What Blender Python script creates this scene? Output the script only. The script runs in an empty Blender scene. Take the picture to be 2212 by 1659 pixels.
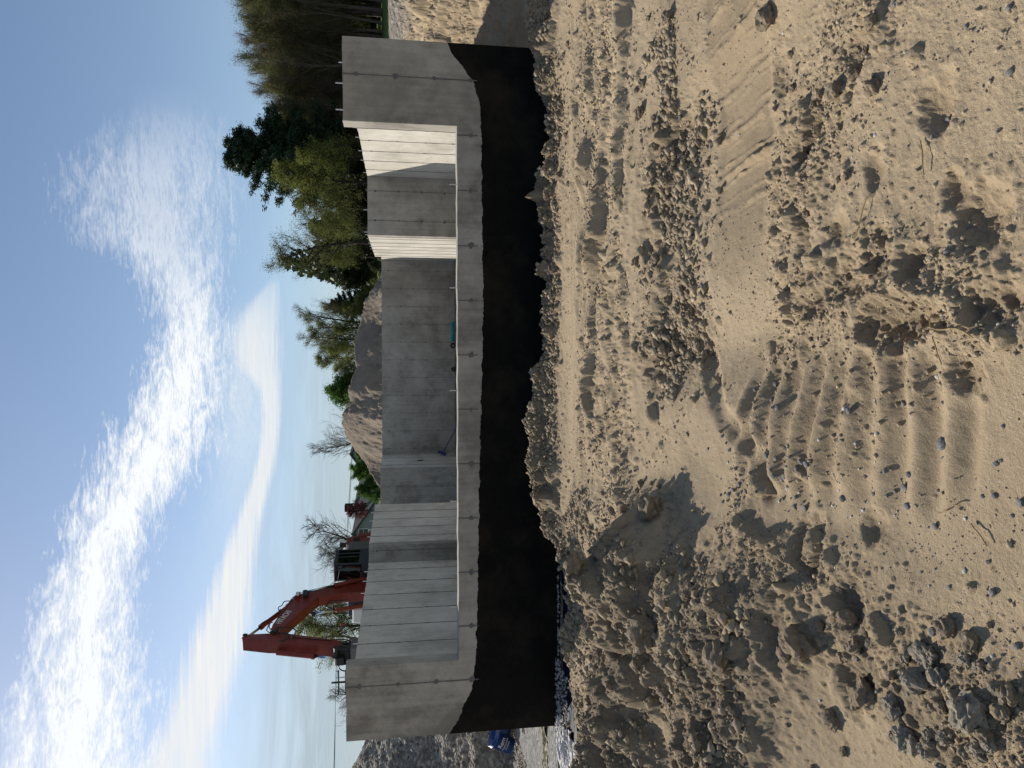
import bpy, math, random
import numpy as np
from mathutils import Matrix, Vector
random.seed(7); rng = np.random.default_rng(11)
R = math.radians
scene = bpy.context.scene
COL = scene.collection

# ------------------------------------------------------------------ camera
FPX, CX, CY = 1560.0, 829.5, 1106.0          # focal length and centre, for a 1659 x 2212 upright picture
PITCH, ROLL, EYE = R(8.57), R(-0.25), 1.6
def ray(u, v):
    x = u-CX; y = -(v-CY)
    x, y = x*math.cos(ROLL)-y*math.sin(ROLL), x*math.sin(ROLL)+y*math.cos(ROLL)
    return Vector((x/FPX, math.cos(PITCH)+y/FPX*math.sin(PITCH), -math.sin(PITCH)+y/FPX*math.cos(PITCH)))
def at_z(u, v, z):
    d = ray(u, v); return Vector((0,0,EYE)) + d*((z-EYE)/d.z)
def at_y(u, v, Y):
    d = ray(u, v); return Vector((0,0,EYE)) + d*(Y/d.y)
r0 = Vector((1,0,0)); u0 = Vector((0,math.sin(PITCH),math.cos(PITCH)))
ri = r0*math.cos(ROLL)+u0*math.sin(ROLL); ui = -r0*math.sin(ROLL)+u0*math.cos(ROLL)
cam_data = bpy.data.cameras.new('camera'); cam = bpy.data.objects.new('camera', cam_data); COL.objects.link(cam)
X = -ui; Y_ = ri; Z = X.cross(Y_)
cam.matrix_world = Matrix(((X.x,Y_.x,Z.x,0),(X.y,Y_.y,Z.y,0),(X.z,Y_.z,Z.z,EYE),(0,0,0,1)))
cam_data.sensor_width = 36; cam_data.lens = 36*FPX/2212; cam_data.clip_end = 2000; cam_data.clip_start = 0.05
scene.camera = cam
scene.render.resolution_x, scene.render.resolution_y = 1024, 768
scene.render.engine = 'CYCLES'
scene.view_settings.view_transform = 'Standard'; scene.view_settings.look = 'None'
scene.view_settings.exposure = 0.18; scene.view_settings.gamma = 1

# ------------------------------------------------------------------ sun and sky
SUN_AZ, SUN_EL = R(-40.5), R(37)             # azimuth from +Y, positive towards +X
sd = Vector((math.sin(SUN_AZ)*math.cos(SUN_EL), math.cos(SUN_AZ)*math.cos(SUN_EL), math.sin(SUN_EL)))
sun_data = bpy.data.lights.new('sun', 'SUN'); sun_data.energy = 4.7; sun_data.angle = R(0.55); sun_data.color = (1.0, .93, .82)
sun = bpy.data.objects.new('sun', sun_data); COL.objects.link(sun); sun.rotation_euler = sd.to_track_quat('Z','Y').to_euler()
world = bpy.data.worlds.new('World'); scene.world = world; world.use_nodes = True
SKY_STRENGTH = 0.095

class NT:
    """small helper for node trees"""
    def __init__(s, tree): s.t = tree; tree.nodes.clear()
    def n(s, typ, **kw):
        nd = s.t.nodes.new(typ)
        for k, v in kw.items():
            if k == 'inp':
                for a, b in v.items():
                    if hasattr(b, 'is_output') or isinstance(b, bpy.types.NodeSocket): s.t.links.new(b, nd.inputs[a])
                    else: nd.inputs[a].default_value = b
            else: setattr(nd, k, v)
        return nd
    def m(s, op, a, b=0.0, c=None, clamp=False):
        inp = {0: a, 1: b}
        if c is not None: inp[2] = c
        return s.n('ShaderNodeMath', operation=op, use_clamp=clamp, inp=inp).outputs[0]
    def noise(s, vec, scale, detail=4, rough=.55, dist=0.0):
        return s.n('ShaderNodeTexNoise', inp={'Vector': vec, 'Scale': scale, 'Detail': detail, 'Roughness': rough, 'Distortion': dist}).outputs[0]
    def ramp(s, fac, pts):
        r = s.n('ShaderNodeValToRGB', inp={0: fac}); e = r.color_ramp.elements
        while len(e) > 1: e.remove(e[-1])
        e[0].position = pts[0][0]; e[0].color = col4(pts[0][1])
        for p, c in pts[1:]:
            q = e.new(p); q.color = col4(c)
        return r.outputs[0]
    def mix(s, f, a, b, mode='MIX'):
        nd = s.n('ShaderNodeMix', data_type='RGBA', blend_type=mode)
        for i, v in ((0, f), (6, a), (7, b)):
            if isinstance(v, bpy.types.NodeSocket): s.t.links.new(v, nd.inputs[i])
            else: nd.inputs[i].default_value = col4(v) if i else v
        return nd.outputs[2]
def col4(c):
    if isinstance(c, (int, float)): return (c, c, c, 1)
    return tuple(c)+(1,) if len(c) == 3 else tuple(c)

def build_sky():
    N = NT(world.node_tree)
    out = N.n('ShaderNodeOutputWorld'); bg = N.n('ShaderNodeBackground', inp={'Strength': SKY_STRENGTH})
    N.t.links.new(bg.outputs[0], out.inputs[0])
    sky = N.n('ShaderNodeTexSky', sky_type='NISHITA', sun_disc=False)
    sky.sun_elevation = SUN_EL; sky.sun_rotation = SUN_AZ; sky.altitude = 100
    sky.air_density = 1.0; sky.dust_density = .5; sky.ozone_density = 2.0
    tc = N.n('ShaderNodeTexCoord'); d = tc.outputs['Generated']
    sp = N.n('ShaderNodeSeparateXYZ', inp={0: d}); x, y, z = sp.outputs
    az = N.m('ARCTAN2', x, y); el = N.m('ARCSINE', z)
    zc = N.m('MAXIMUM', z, 0.03)
    px = N.m('DIVIDE', x, zc); py = N.m('DIVIDE', y, zc)
    P = N.n('ShaderNodeCombineXYZ', inp={0: px, 1: py, 2: 0.0}).outputs[0]
    AE = N.n('ShaderNodeCombineXYZ', inp={0: az, 1: el, 2: 0.0}).outputs[0]
    big = N.noise(P, 1.1, 5, .6, .6)
    mid = N.noise(P, 7.0, 6, .66, .8)
    mp = N.n('ShaderNodeMapping', inp={0: P, 'Rotation': (0,0,R(25)), 'Scale': (1.0, 1.9, 1)}).outputs[0]
    rip = N.noise(mp, 27.0, 4, .62, .7)
    strk = N.n('ShaderNodeMapping', inp={0: P, 'Rotation': (0,0,R(-20)), 'Scale': (.6, 3.5, 1)}).outputs[0]
    fib = N.noise(strk, 3.0, 6, .65, .5)
    AZ0, AZ1 = -math.pi, math.pi
    def band(pts, soft, nz, gain):
        """pts: (u, v_low_edge_top, v_edge_bottom, strength) in the upright picture -> world azimuth / elevation curves"""
        C, W, S = [], [], []
        for (u, va, vb, st) in pts:
            a = ray(u, va); b = ray(u, vb); c = ray(u, (va+vb)/2)
            ea = math.atan2(a.z, math.hypot(a.x, a.y)); eb = math.atan2(b.z, math.hypot(b.x, b.y))
            azz = math.atan2(c.x, c.y)
            C.append((azz, (ea+eb)/2)); W.append((azz, (ea-eb)/2)); S.append((azz, st))
        azn = N.m('DIVIDE', N.m('SUBTRACT', az, -1.2), 2.4, clamp=True)
        def cur(L, sc):
            fc = N.n('ShaderNodeFloatCurve', inp={'Value': azn}); cv = fc.mapping.curves[0]
            P2 = [((a+1.2)/2.4, v/sc) for a, v in L]
            cv.points[0].location = (0, P2[0][1]); cv.points[1].location = (1, P2[-1][1])
            for p in P2: cv.points.new(*p)
            fc.mapping.update(); return N.m('MULTIPLY', fc.outputs[0], sc)
        c = cur(C, 1.0); w = cur(W, .5); s = cur(S, 1.0)
        wob = N.m('MULTIPLY', N.m('SUBTRACT', nz, .5), gain)
        t = N.m('DIVIDE', N.m('ABSOLUTE', N.m('SUBTRACT', el, c)), N.m('MAXIMUM', w, .004))
        f = N.m('SUBTRACT', N.m('ADD', 1.08, wob), t)
        f = N.m('DIVIDE', f, soft, clamp=True)
        return N.m('MULTIPLY', f, s)
    A = band([(-600,-420,100,.9),(0,-20,330,1),(200,25,320,1),(350,75,300,1),(500,130,330,1),(660,200,440,1),(860,310,490,.92),(1000,325,485,.72),
              (1080,270,490,.55),(1160,150,500,.46),(1250,130,510,.40),(1330,180,510,.28),(1400,240,490,.14),(1500,300,470,.0),(2600,380,440,0)], .95, N.m('ADD', N.m('MULTIPLY', mid, .6), N.m('MULTIPLY', rip, .4)), 3.4)
    B = band([(-500,150,430,.8),(0,290,470,.9),(120,350,495,1),(260,400,535,1),(400,455,550,1),(520,500,565,.95),(660,550,596,.9),(800,560,609,.85),
              (900,500,609,.75),(980,520,608,.6),(1040,570,606,.35),(1080,592,606,.0),(2600,590,604,0)], .6, N.m('ADD', N.m('MULTIPLY', fib, .7), N.m('MULTIPLY', rip, .3)), 1.4)
    Cc = band([(-500,330,560,.1),(300,330,520,.12),(600,430,590,.5),(700,430,600,.8),(800,440,600,1),(900,450,600,1),(980,480,600,.6),(1060,530,590,.0),(2600,500,600,0)], .9, mid, 1.8)
    D_ = band([(-500,480,1160,1.0),(200,500,1160,.95),(700,560,1160,.8),(1100,640,1160,.5),(1400,760,1080,.15),(2600,760,1080,.1)], .6, big, .6)
    body = N.m('ADD', .06, N.m('ADD', N.m('MULTIPLY', mid, .9), N.m('MULTIPLY', rip, 1.0)))
    m1 = N.m('MULTIPLY', A, body, clamp=True)
    m2 = N.m('MULTIPLY', B, N.m('ADD', .35, N.m('MULTIPLY', fib, 1.0)), clamp=True)
    m3 = N.m('MULTIPLY', Cc, rip, clamp=True)
    m4 = N.m('MULTIPLY', D_, N.m('ADD', .62, N.m('MULTIPLY', fib, .5)), clamp=True)
    k = 1/SKY_STRENGTH
    sk = N.n('ShaderNodeHueSaturation', inp={'Saturation': .97, 'Color': sky.outputs[0]}).outputs[0]
    c = N.mix(m4, sk, (.35*k, .425*k, .485*k))
    c = N.mix(m3, c, (.70*k, .76*k, .80*k))
    c = N.mix(m2, c, (.80*k, .80*k, .79*k))
    c = N.mix(m1, c, (.86*k, .88*k, .90*k))
    N.t.links.new(c, bg.inputs[0])
build_sky()

# ------------------------------------------------------------------ object helpers
def tag(o, label=None, cat=None, group=None, kind=None):
    if label: o['label'] = label
    if cat: o['category'] = cat
    if group: o['group'] = group
    if kind: o['kind'] = kind
    return o
def empty(name, loc=(0,0,0), rz=0):
    o = bpy.data.objects.new(name, None); o.empty_display_size = .2; COL.objects.link(o)
    o.location = loc; o.rotation_euler = (0,0,rz); return o
def link_mesh(name, me, parent=None):
    o = bpy.data.objects.new(name, me); COL.objects.link(o)
    if parent is not None: o.parent = parent
    return o
def mesh_arrays(name, V, F, mat, smooth=False):
    """V (n,3) float, F (m,k) int"""
    V = np.asarray(V, dtype=np.float32); F = np.asarray(F, dtype=np.int32); k = F.shape[1]
    me = bpy.data.meshes.new(name)
    me.vertices.add(len(V)); me.vertices.foreach_set('co', V.ravel())
    me.loops.add(F.size); me.loops.foreach_set('vertex_index', F.ravel())
    me.polygons.add(len(F)); me.polygons.foreach_set('loop_start', np.arange(0, F.size, k, dtype=np.int32))
    me.polygons.foreach_set('loop_total', np.full(len(F), k, dtype=np.int32))
    if smooth: me.polygons.foreach_set('use_smooth', np.ones(len(F), dtype=bool))
    me.materials.append(mat); me.update(calc_edges=True); return me
class MB:
    def __init__(s): s.v = []; s.f = []
    def add(s, v, f):
        n = len(s.v); s.v += [tuple(p) for p in v]; s.f += [tuple(i+n for i in q) for q in f]; return s
    def box(s, c, size, rot=None):
        hx, hy, hz = size[0]/2, size[1]/2, size[2]/2
        v = [Vector((a*hx, b*hy, d*hz)) for a in (-1,1) for b in (-1,1) for d in (-1,1)]
        if rot is not None: v = [rot @ p for p in v]
        v = [p+Vector(c) for p in v]
        return s.add(v, [(0,1,3,2),(4,6,7,5),(0,4,5,1),(2,3,7,6),(0,2,6,4),(1,5,7,3)])
    def tube(s, pts, rad, n=8, cap=True):
        pts = [Vector(p) for p in pts]; m = len(pts)
        if not hasattr(rad, '__len__'): rad = [rad]*m
        base = len(s.v); prev = None
        for i, p in enumerate(pts):
            t = (pts[min(i+1,m-1)]-pts[max(i-1,0)]).normalized()
            a = t.cross(Vector((0,0,1))) if prev is None else prev - t*prev.dot(t)
            if a.length < 1e-4: a = t.cross(Vector((1,0,0)))
            a.normalize(); prev = a; b = t.cross(a)
            for k in range(n):
                th = 2*math.pi*k/n; s.v.append(tuple(p+(a*math.cos(th)+b*math.sin(th))*rad[i]))
        for i in range(m-1):
            for k in range(n):
                k2 = (k+1)%n; s.f.append((base+i*n+k, base+i*n+k2, base+(i+1)*n+k2, base+(i+1)*n+k))
        if cap:
            s.f.append(tuple(base+k for k in range(n))[::-1]); s.f.append(tuple(base+(m-1)*n+k for k in range(n)))
        return s
    def prism(s, poly, y0, y1):
        """polygon in (x,z) extruded along y"""
        n = len(poly)
        v = [(p[0], y0, p[1]) for p in poly]+[(p[0], y1, p[1]) for p in poly]
        f = [tuple(range(n)), tuple(range(2*n-1, n-1, -1))]+[(i, n+i, n+(i+1)%n, (i+1)%n) for i in range(n)]
        return s.add(v, f)
    def mesh(s, name, mat, smooth=False, bevel=0):
        me = bpy.data.meshes.new(name); me.from_pydata(s.v, [], s.f); me.materials.append(mat)
        import bmesh
        bm = bmesh.new(); bm.from_mesh(me); bmesh.ops.recalc_face_normals(bm, faces=bm.faces)
        if bevel: bmesh.ops.bevel(bm, geom=list(bm.edges), offset=bevel, segments=1, affect='EDGES')
        bm.to_mesh(me); bm.free()
        if smooth: me.polygons.foreach_set('use_smooth', [True]*len(me.polygons))
        me.update(); return me
    def build(s, name, mat, parent=None, smooth=False, bevel=0):
        return link_mesh(name, s.mesh(name, mat, smooth, bevel), parent)

# ------------------------------------------------------------------ materials
def material(name, fn, rough=.9, spec=.3, metallic=0):
    m = bpy.data.materials.new(name); m.use_nodes = True; N = NT(m.node_tree)
    out = N.n('ShaderNodeOutputMaterial'); b = N.n('ShaderNodeBsdfPrincipled', inp={'Roughness': rough, 'Metallic': metallic, 'Specular IOR Level': spec})
    N.t.links.new(b.outputs[0], out.inputs[0]); N.b = b; N.out = out
    tc = N.n('ShaderNodeTexCoord'); geo = N.n('ShaderNodeNewGeometry'); N.obj = tc.outputs['Object']; N.pos = geo.outputs['Position']; N.geo = geo
    fn(N); return m
def bump(N, h, strength, dist):
    bn = N.n('ShaderNodeBump', inp={'Strength': strength, 'Distance': dist, 'Height': h}); N.t.links.new(bn.outputs[0], N.b.inputs['Normal'])
def flat(name, c, rough=.6, var=.25, scale=6, spec=.4, metallic=0, bmp=0):
    def fn(N):
        f = N.noise(N.obj, scale, 6, .65)
        lo = tuple(a*(1-var) for a in c); hi = tuple(min(1, a*(1+var)) for a in c)
        N.t.links.new(N.ramp(f, [(.3, lo), (.7, hi)]), N.b.inputs['Base Color'])
        if bmp: bump(N, f, .4, bmp)
    return material(name, fn, rough, spec, metallic)
def mk_concrete(name, lo, hi, warm):
    def fn(N):
        a = N.noise(N.pos, 1.1, 5, .6, .4); b = N.noise(N.pos, 6, 6, .7)
        mp = N.n('ShaderNodeMapping', inp={0: N.pos, 'Scale': (9,9,.5)}).outputs[0]; st = N.noise(mp, 2.0, 5, .6)
        f = N.m('ADD', N.m('MULTIPLY', a, .55), N.m('ADD', N.m('MULTIPLY', b, .25), N.m('MULTIPLY', st, .2)))
        c = N.ramp(f, [(.36, tuple(q*.82 for q in lo)), (.43, lo), (.50, tuple((x+y)/2 for x, y in zip(lo, hi))), (.6, hi)])
        sm = N.m('MULTIPLY', N.m('SUBTRACT', N.noise(N.pos, 3.3, 7, .75, 1.2), .56, clamp=True), 3.2, clamp=True); c = N.mix(sm, c, tuple(q*.62 for q in lo))
        lt = N.m('MULTIPLY', N.m('SUBTRACT', N.noise(N.pos, 2.1, 7, .72, .8), .58, clamp=True), 2.5, clamp=True); c = N.mix(lt, c, tuple(min(1,q*1.12) for q in hi))
        wn = N.noise(N.pos, .7, 3, .5); c = N.mix(N.m('MULTIPLY', N.m('SUBTRACT', wn, .45, clamp=True), 2.2, clamp=True), c, warm)
        v = N.n('ShaderNodeTexVoronoi', inp={'Vector': N.pos, 'Scale': 42.0}).outputs[0]
        gate = N.m('GREATER_THAN', N.noise(N.pos, 9, 3), .56)
        pit = N.m('MULTIPLY', N.m('LESS_THAN', v, .2), gate)
        c = N.mix(N.m('MULTIPLY', pit, .55), c, (.09,.085,.08))
        N.t.links.new(c, N.b.inputs['Base Color'])
        h = N.m('SUBTRACT', N.m('ADD', N.noise(N.pos, 60, 4, .6), N.m('MULTIPLY', b, 1.2)), N.m('MULTIPLY', pit, 1.5))
        bump(N, h, .45, .003)
    return material(name, fn, .88, .3)
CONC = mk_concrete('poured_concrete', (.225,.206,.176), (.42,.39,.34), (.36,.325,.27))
CONC_LIT = mk_concrete('lit_concrete', (.45,.418,.355), (.65,.61,.53), (.54,.50,.42))  # lit copy of CONC for side walls; the light is in the colour
SEAM = flat('seam_grout', (.13,.125,.12), .95, .35, 20)
SEAM2 = flat('faint_seam', (.14,.13,.12), .95, .3, 20)
STAIN = flat('tie_patch', (.13,.125,.12), .95, .3, 30)
STEEL = flat('galvanised_steel', (.45,.45,.46), .4, .15, 30, .5, .8)
RUSTY = flat('dull_steel', (.16,.14,.13), .6, .3, 30, .5, .5)
def tar_fn(N):
    a = N.noise(N.pos, 3, 6, .7); b = N.noise(N.n('ShaderNodeMapping', inp={0: N.pos, 'Scale': (1,1,8)}).outputs[0], 12, 4, .6)
    c = N.ramp(a, [(.35, (.0025,.0025,.0025)), (.7, (.007,.006,.005))]); du = N.m('MULTIPLY', N.m('SUBTRACT', N.noise(N.pos, 1.3, 6, .7), .47, clamp=True), .8, clamp=True)
    c = N.mix(du, c, (.10,.075,.05)); N.t.links.new(c, N.b.inputs['Base Color'])
    N.t.links.new(N.ramp(b, [(.3, (.5,.5,.5)), (.8, (.8,.8,.8))]), N.b.inputs['Roughness']); bump(N, N.m('ADD', a, b), .5, .004)
TAR = material('tar_coating', tar_fn, .7, .10)

# ------------------------------------------------------------------ noise in numpy
def hashf(ix, iy, seed):
    h = (ix.astype(np.int64)*374761393 + iy.astype(np.int64)*668265263 + seed*1442695041) & 0xffffffff
    h = ((h ^ (h >> 13))*1274126177) & 0xffffffff; h = (h ^ (h >> 16))
    return (h & 0xffffff)/float(0xffffff)
def vnoise(x, y, seed=0):
    ix = np.floor(x); iy = np.floor(y); fx = x-ix; fy = y-iy
    fx = fx*fx*fx*(fx*(fx*6-15)+10); fy = fy*fy*fy*(fy*(fy*6-15)+10)
    a = hashf(ix,iy,seed); b = hashf(ix+1,iy,seed); c = hashf(ix,iy+1,seed); d = hashf(ix+1,iy+1,seed)
    return (a*(1-fx)+b*fx)*(1-fy)+(c*(1-fx)+d*fx)*fy
def fbm(x, y, s, octv=4, seed=0, gain=.5):
    t = 0; amp = 1; tot = 0
    for k in range(octv):
        t = t+amp*(vnoise(x*s*2.03**k+17.3*k, y*s*2.03**k-9.1*k, seed+k)*2-1); tot += amp; amp *= gain
    return t/tot
def clods(x, y, size, prob, seed):
    """rounded lumps: height in units of size; prob array 0..1 decides how many cells hold one"""
    gx = x/size; gy = y/size; ix = np.floor(gx); iy = np.floor(gy); out = np.zeros_like(x)
    for a in (-1,0,1):
        for b in (-1,0,1):
            cx = ix+a; cy = iy+b
            r1 = hashf(cx,cy,seed); r2 = hashf(cx,cy,seed+1); r3 = hashf(cx,cy,seed+2); r4 = hashf(cx,cy,seed+3)
            th = r4*3.14; dx = gx-(cx+.2+.6*r1); dy = gy-(cy+.2+.6*r2)
            ex = dx*np.cos(th)+dy*np.sin(th); ey = -dx*np.sin(th)+dy*np.cos(th)
            rad = .16+.42*r3*r3; d2 = (ex*ex+ey*ey*1.9)/(rad*rad)
            hh = np.sqrt(np.clip(1-d2, 0, 1))*rad*(.6+.5*r1)
            out = np.maximum(out, np.where(hashf(cx,cy,seed+4) < prob, hh, 0))
    return out*size
def sstep(a, b, x): t = np.clip((x-a)/(b-a), 0, 1); return t*t*(3-2*t)
def seg_mask(x, y, pts, w, soft=.4):
    """1 inside a polyline of width w (pts world xy), fading out"""
    best = np.full_like(x, 1e9)
    for (x0,y0), (x1,y1) in zip(pts[:-1], pts[1:]):
        dx, dy = x1-x0, y1-y0; L = dx*dx+dy*dy+1e-9
        t = np.clip(((x-x0)*dx+(y-y0)*dy)/L, 0, 1)
        best = np.minimum(best, np.hypot(x-x0-t*dx, y-y0-t*dy))
    return 1-sstep(w*(1-soft), w*(1+soft), best)
def wp(*uv, z=0.0): return [tuple(at_z(u, v, z)[:2]) for u, v in uv]

# the lip of the sand above the trench (u, v) read along the edge
LIP = [(-300,1330,6.7),(0,1304,6.7),(130,1262,6.8),(190,1242,6.85),(270,1232,6.85),(350,1240,6.85),(430,1236,6.95),(480,1216,7.15),(505,1190,7.4),(560,1172,7.6),
       (620,1160,7.6),(700,1152,7.65),(760,1146,7.7),(830,1168,7.75),(900,1184,7.75),(960,1180,7.75),(1060,1197,7.75),(1110,1193,7.75),(1180,1180,7.75),(1260,1173,7.75),
       (1310,1194,7.7),(1360,1212,7.6),(1410,1198,7.65),(1460,1175,7.7),(1510,1165,7.75),(1560,1158,7.8),(1610,1150,7.8),(1659,1140,7.8),(2000,1130,7.8)]
_lx, _ly, _lz = [], [], []
for (u, v, yy) in LIP:
    p = at_y(u, v, yy); _lx.append(p.x); _ly.append(yy); _lz.append(p.z)

def terrain(x, y):
    """height, and zone values: tone (0 pale sand .. 1 dark, from damp and painted shade), gravel (0..1)"""
    x = np.asarray(x, dtype=np.float64); y = np.asarray(y, dtype=np.float64)
    near = y < 12
    # --- large forms
    lip_y = np.interp(x, _lx, _ly)+.10*fbm(x, x*0+3.1, 2.2, 3, 5)+.035*fbm(x, y*.3, 11, 3, 6)
    lip_z = np.interp(x, _lx, _lz)+.05*fbm(x, x*0, 6.5, 4, 9)
    d = lip_y-y                                              # >0 on the near side
    flatn = .03*fbm(x, y, .5, 3, 20)
    zn = flatn+(lip_z-flatn)*(.5*np.exp(-(np.clip(d,0,None)/.16)**2)+.5*np.exp(-(np.clip(d,0,None)/.62)**2))+.05*np.exp(-((d-.12)/.13)**2)*(.6+.8*vnoise(x*2.3,y*2.3,43))
    pit = -.24+.03*fbm(x, y, 1.5, 3, 31)
    k = sstep(-.28, .0, d+.05*fbm(x, y, 6, 3, 41))
    z = pit+(zn-pit)*k
    # right bank, back and left grade
    rr = (x-4.6)+.3*(y-9)+.5*fbm(x, y, .6, 3, 51)
    bank = np.interp(rr, [.3,2.4,4,6,9,22], [0,.70,1.3,1.75,2.1,2.45])
    bank = bank*sstep(8.6, 9.8, y)*sstep(4.75, 5.2, x+np.where(y>26.6, 60, 0))
    lb = np.interp((y-12.5), [0,4.5,14,24], [0,1.35,1.6,2.45])*sstep(-4.6,-5.6,x)
    bb = np.interp(y, [27,29.5,37], [0,1.5,2.45])
    rise = np.maximum(np.maximum(bank, lb), bb)
    z = z+rise
    z = z+np.clip(y-36,0,None)*.058*(1-sstep(60,120,y))+0*x
    far_flat = 2.2+.058*24+.0*y
    z = np.where(y > 60, np.minimum(z, 3.9), z)
    tone = .25+.3*fbm(x, y, .8, 4, 61); rough = .16+.30*sstep(.45,.8,vnoise(x*.9,y*.9,66)); smooth = np.zeros_like(x)
    # --- near-field features
    def M(pts, w, soft=.4): return seg_mask(x, y, wp(*pts), w, soft)
    wob = x+.12*fbm(x, y, 1.7, 2, 77); 
    liprow = k*np.exp(-((d-.25)/.33)**2)
    band = M([(700,1245),(1480,1238)], .16); smooth = np.maximum(smooth, band*.8)
    rough = np.maximum(rough, liprow)
    lipA = k*np.exp(-((d-.22)/.27)**2)*(1-.5*sstep(4.2,5.5,np.abs(x)))*(.18+.82*sstep(-2.3,-1.6,x))
    z = z+lipA*(.075*fbm(x,y,4.5,5,44,.65)+.05*np.abs(fbm(x,y,13,4,46,.6))+.9*clods(x,y,.26,.5+0*x,47)+.8*clods(x,y,.12,.6+0*x,49))
    tone = tone+.30*lipA  # shade of the crest's near face painted into the tone
    rb = M([(420,1330),(1700,1310)], .55, .3)*(1-band); rough = np.maximum(rough, .75*rb)
    # long furrows left by the machine's edge, running left-right
    fur = sstep(4.6,5.0,y)*(1-sstep(6.5,6.9,y))*sstep(-1.6,-.6,x)
    fy = y+.26*fbm(x*.55,y*.4,1,3,48)+.09*fbm(x,y,3.2,4,50,.6)+.12*x
    saw = (fy/.52) % 1.0; saw = np.where(saw < .18, saw/.18, 1-(saw-.18)/.82)
    z = z+fur*(.075*saw*(-.15+1.7*vnoise(x*.9,np.floor(fy/.52)*5.1,52)*vnoise(x*2.7,y*2,53)*1.6)+.035*(1-np.abs(fbm(x*.35,fy*3.6,1.5,4,54)))**3)
    rough = np.maximum(rough, fur*.55*(saw < .35))
    # low step that faces the camera, right half
    xs = sstep(at_z(760,1450,0).x, at_z(930,1450,0).x, x)*(1-.75*sstep(at_z(1380,1450,0).x, at_z(1470,1450,0).x, x))*(.62+.75*(vnoise(x*1.6,x*0,85)-.35))
    ye = 4.42+.20*fbm(x, x*0, 1.4, 3, 81)+.20*fbm(x, y, 5, 4, 82, .65)
    ups = sstep(-.22, .06, y-ye)                                 # 0 on the near, lower side
    back = sstep(2.2, 3.2, y)
    z = z-.17*xs*(1-ups)*back
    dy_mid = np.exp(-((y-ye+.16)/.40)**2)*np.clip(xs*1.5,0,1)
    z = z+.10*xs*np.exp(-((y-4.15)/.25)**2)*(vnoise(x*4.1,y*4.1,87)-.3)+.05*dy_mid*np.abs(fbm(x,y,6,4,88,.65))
    rough = np.maximum(rough, dy_mid*1.0); tone = tone+.42*dy_mid  # the tone also paints the shaded face of the step
    # compacted tyre track on the right, running left-right
    tr = seg_mask(x+.06*fbm(x,y,4,3,89), y+.03*fbm(x,y,6,3,90), wp((1175,1568),(1800,1568)), .27, .16); tr2 = M([(760,1575),(1180,1575)], .26, .3)*.8
    z = z-.014*tr*sstep(at_z(1120,1568,0).x, at_z(1300,1568,0).x, x)
    ph = (x+.06*y)/.215+.22*fbm(x,y,2.0,3,83)+.08*fbm(x,y,9,3,93)
    ridge = np.clip(np.cos(ph*2*np.pi)+.25*fbm(x,y,12,4,86), 0, 1.2)**5+.35*np.clip(np.cos((ph*2+.4)*2*np.pi)+.3*fbm(x,y,12,3,94), 0, 1.2)**7
    amt = tr*sstep(at_z(1150,1568,0).x, at_z(1300,1568,0).x, x)*(.35+.65*sstep(.15,.55,vnoise(x*2.6,y*2.6,84)))
    z = z+.024*ridge*amt
    smooth = np.maximum(smooth, np.maximum(tr, tr2)); tone = tone*(1-.6*tr)+.42*tr
    # cleat prints, a row of ripples across the middle
    c0 = at_z(730,1640,0); c1 = at_z(735,1960,0)
    cm = seg_mask(x, y, [tuple(c0[:2]), tuple(c1[:2])], .27, .25)
    z = z+cm*((.020+.008*fbm(x,y,2.5,3,92))*np.sin((y+.10*x+.045*fbm(x,y,2.2,3,91))/.170*2*np.pi)-.006)
    smooth = np.maximum(smooth, cm*.65)
    # smooth washed path toward the bottom
    fl = np.maximum(M([(560,1650),(560,1850),(590,2010)], .10, .5), M([(590,1990),(640,2120),(700,2300),(760,2700)], .26, .35))
    smooth = np.maximum(smooth, fl); z = z-.025*fl; tone = tone*(1-fl)+.30*fl
    pw = M([(1000,1470),(880,1500),(760,1560),(700,1620),(600,1660)], .05, .8); z = z-.035*pw*(1-tr)
    sp = M([(620,1530),(760,1540)], .28, .5); smooth = np.maximum(smooth, .9*sp*(1-pw))
    # dirt mound at the left
    m1 = M([(-200,1420),(90,1400),(250,1400),(330,1450)], .50, .75); m2 = M([(330,1360),(430,1390)], .25, .8); m3 = M([(-100,1600),(250,1620)], .42, .8)
    lob = .75+.55*fbm(x, y, 2.3, 5, 101, .6)
    z = z+(.44*m1+.10*m2+.24*m3)*lob
    mm = np.maximum(np.maximum(m1, m2), m3); rough = np.maximum(rough, mm*.95); smooth = smooth*(1-mm); tone = tone+.42*mm  # the mound's shade is put into the soil tone
    l2 = M([(530,1250),(500,1400),(520,1500)], .28, .6); z = z+.07*l2*lob; rough = np.maximum(rough, .9*l2)
    lft = M([(0,2250),(130,2060),(330,1800),(500,1650)], .20, .8); rough = np.maximum(rough, .7*lft); z = z+.035*lft*lob; tone = tone+.15*lft
    rgt = M([(1250,1700),(1500,1760),(1700,1900)], .30, .8); rough = np.maximum(rough, .65*rgt)
    mc = M([(1010,1700),(1060,1900),(1000,2120)], .16, .8); rough = np.maximum(rough, .8*mc); z = z+.02*mc*lob
    # prints and pits trodden into the sand
    for (u, v, rx, ry, dep) in PITS:
        c = at_z(u, v, 0)
        q = np.clip(np.hypot((x-c.x)/rx, (y-c.y)/ry)+.75*fbm(x, y, 8, 5, int(u) % 97, .62), 0, 9)
        z = z-.75*dep*np.exp(-(q**2.4))+dep*.22*np.exp(-((q-1.35)/.35)**2)*(.6+.8*fbm(x,y,20,2,7))
        tone = tone+.22*np.exp(-(q**4))  # shadow filling each pit, painted as darker tone
    rough = np.clip(rough*(1-smooth*.93), 0.02, 1)
    terrain.smooth = smooth; terrain.rough = rough
    # --- surface relief
    nz = near*1.0
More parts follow.
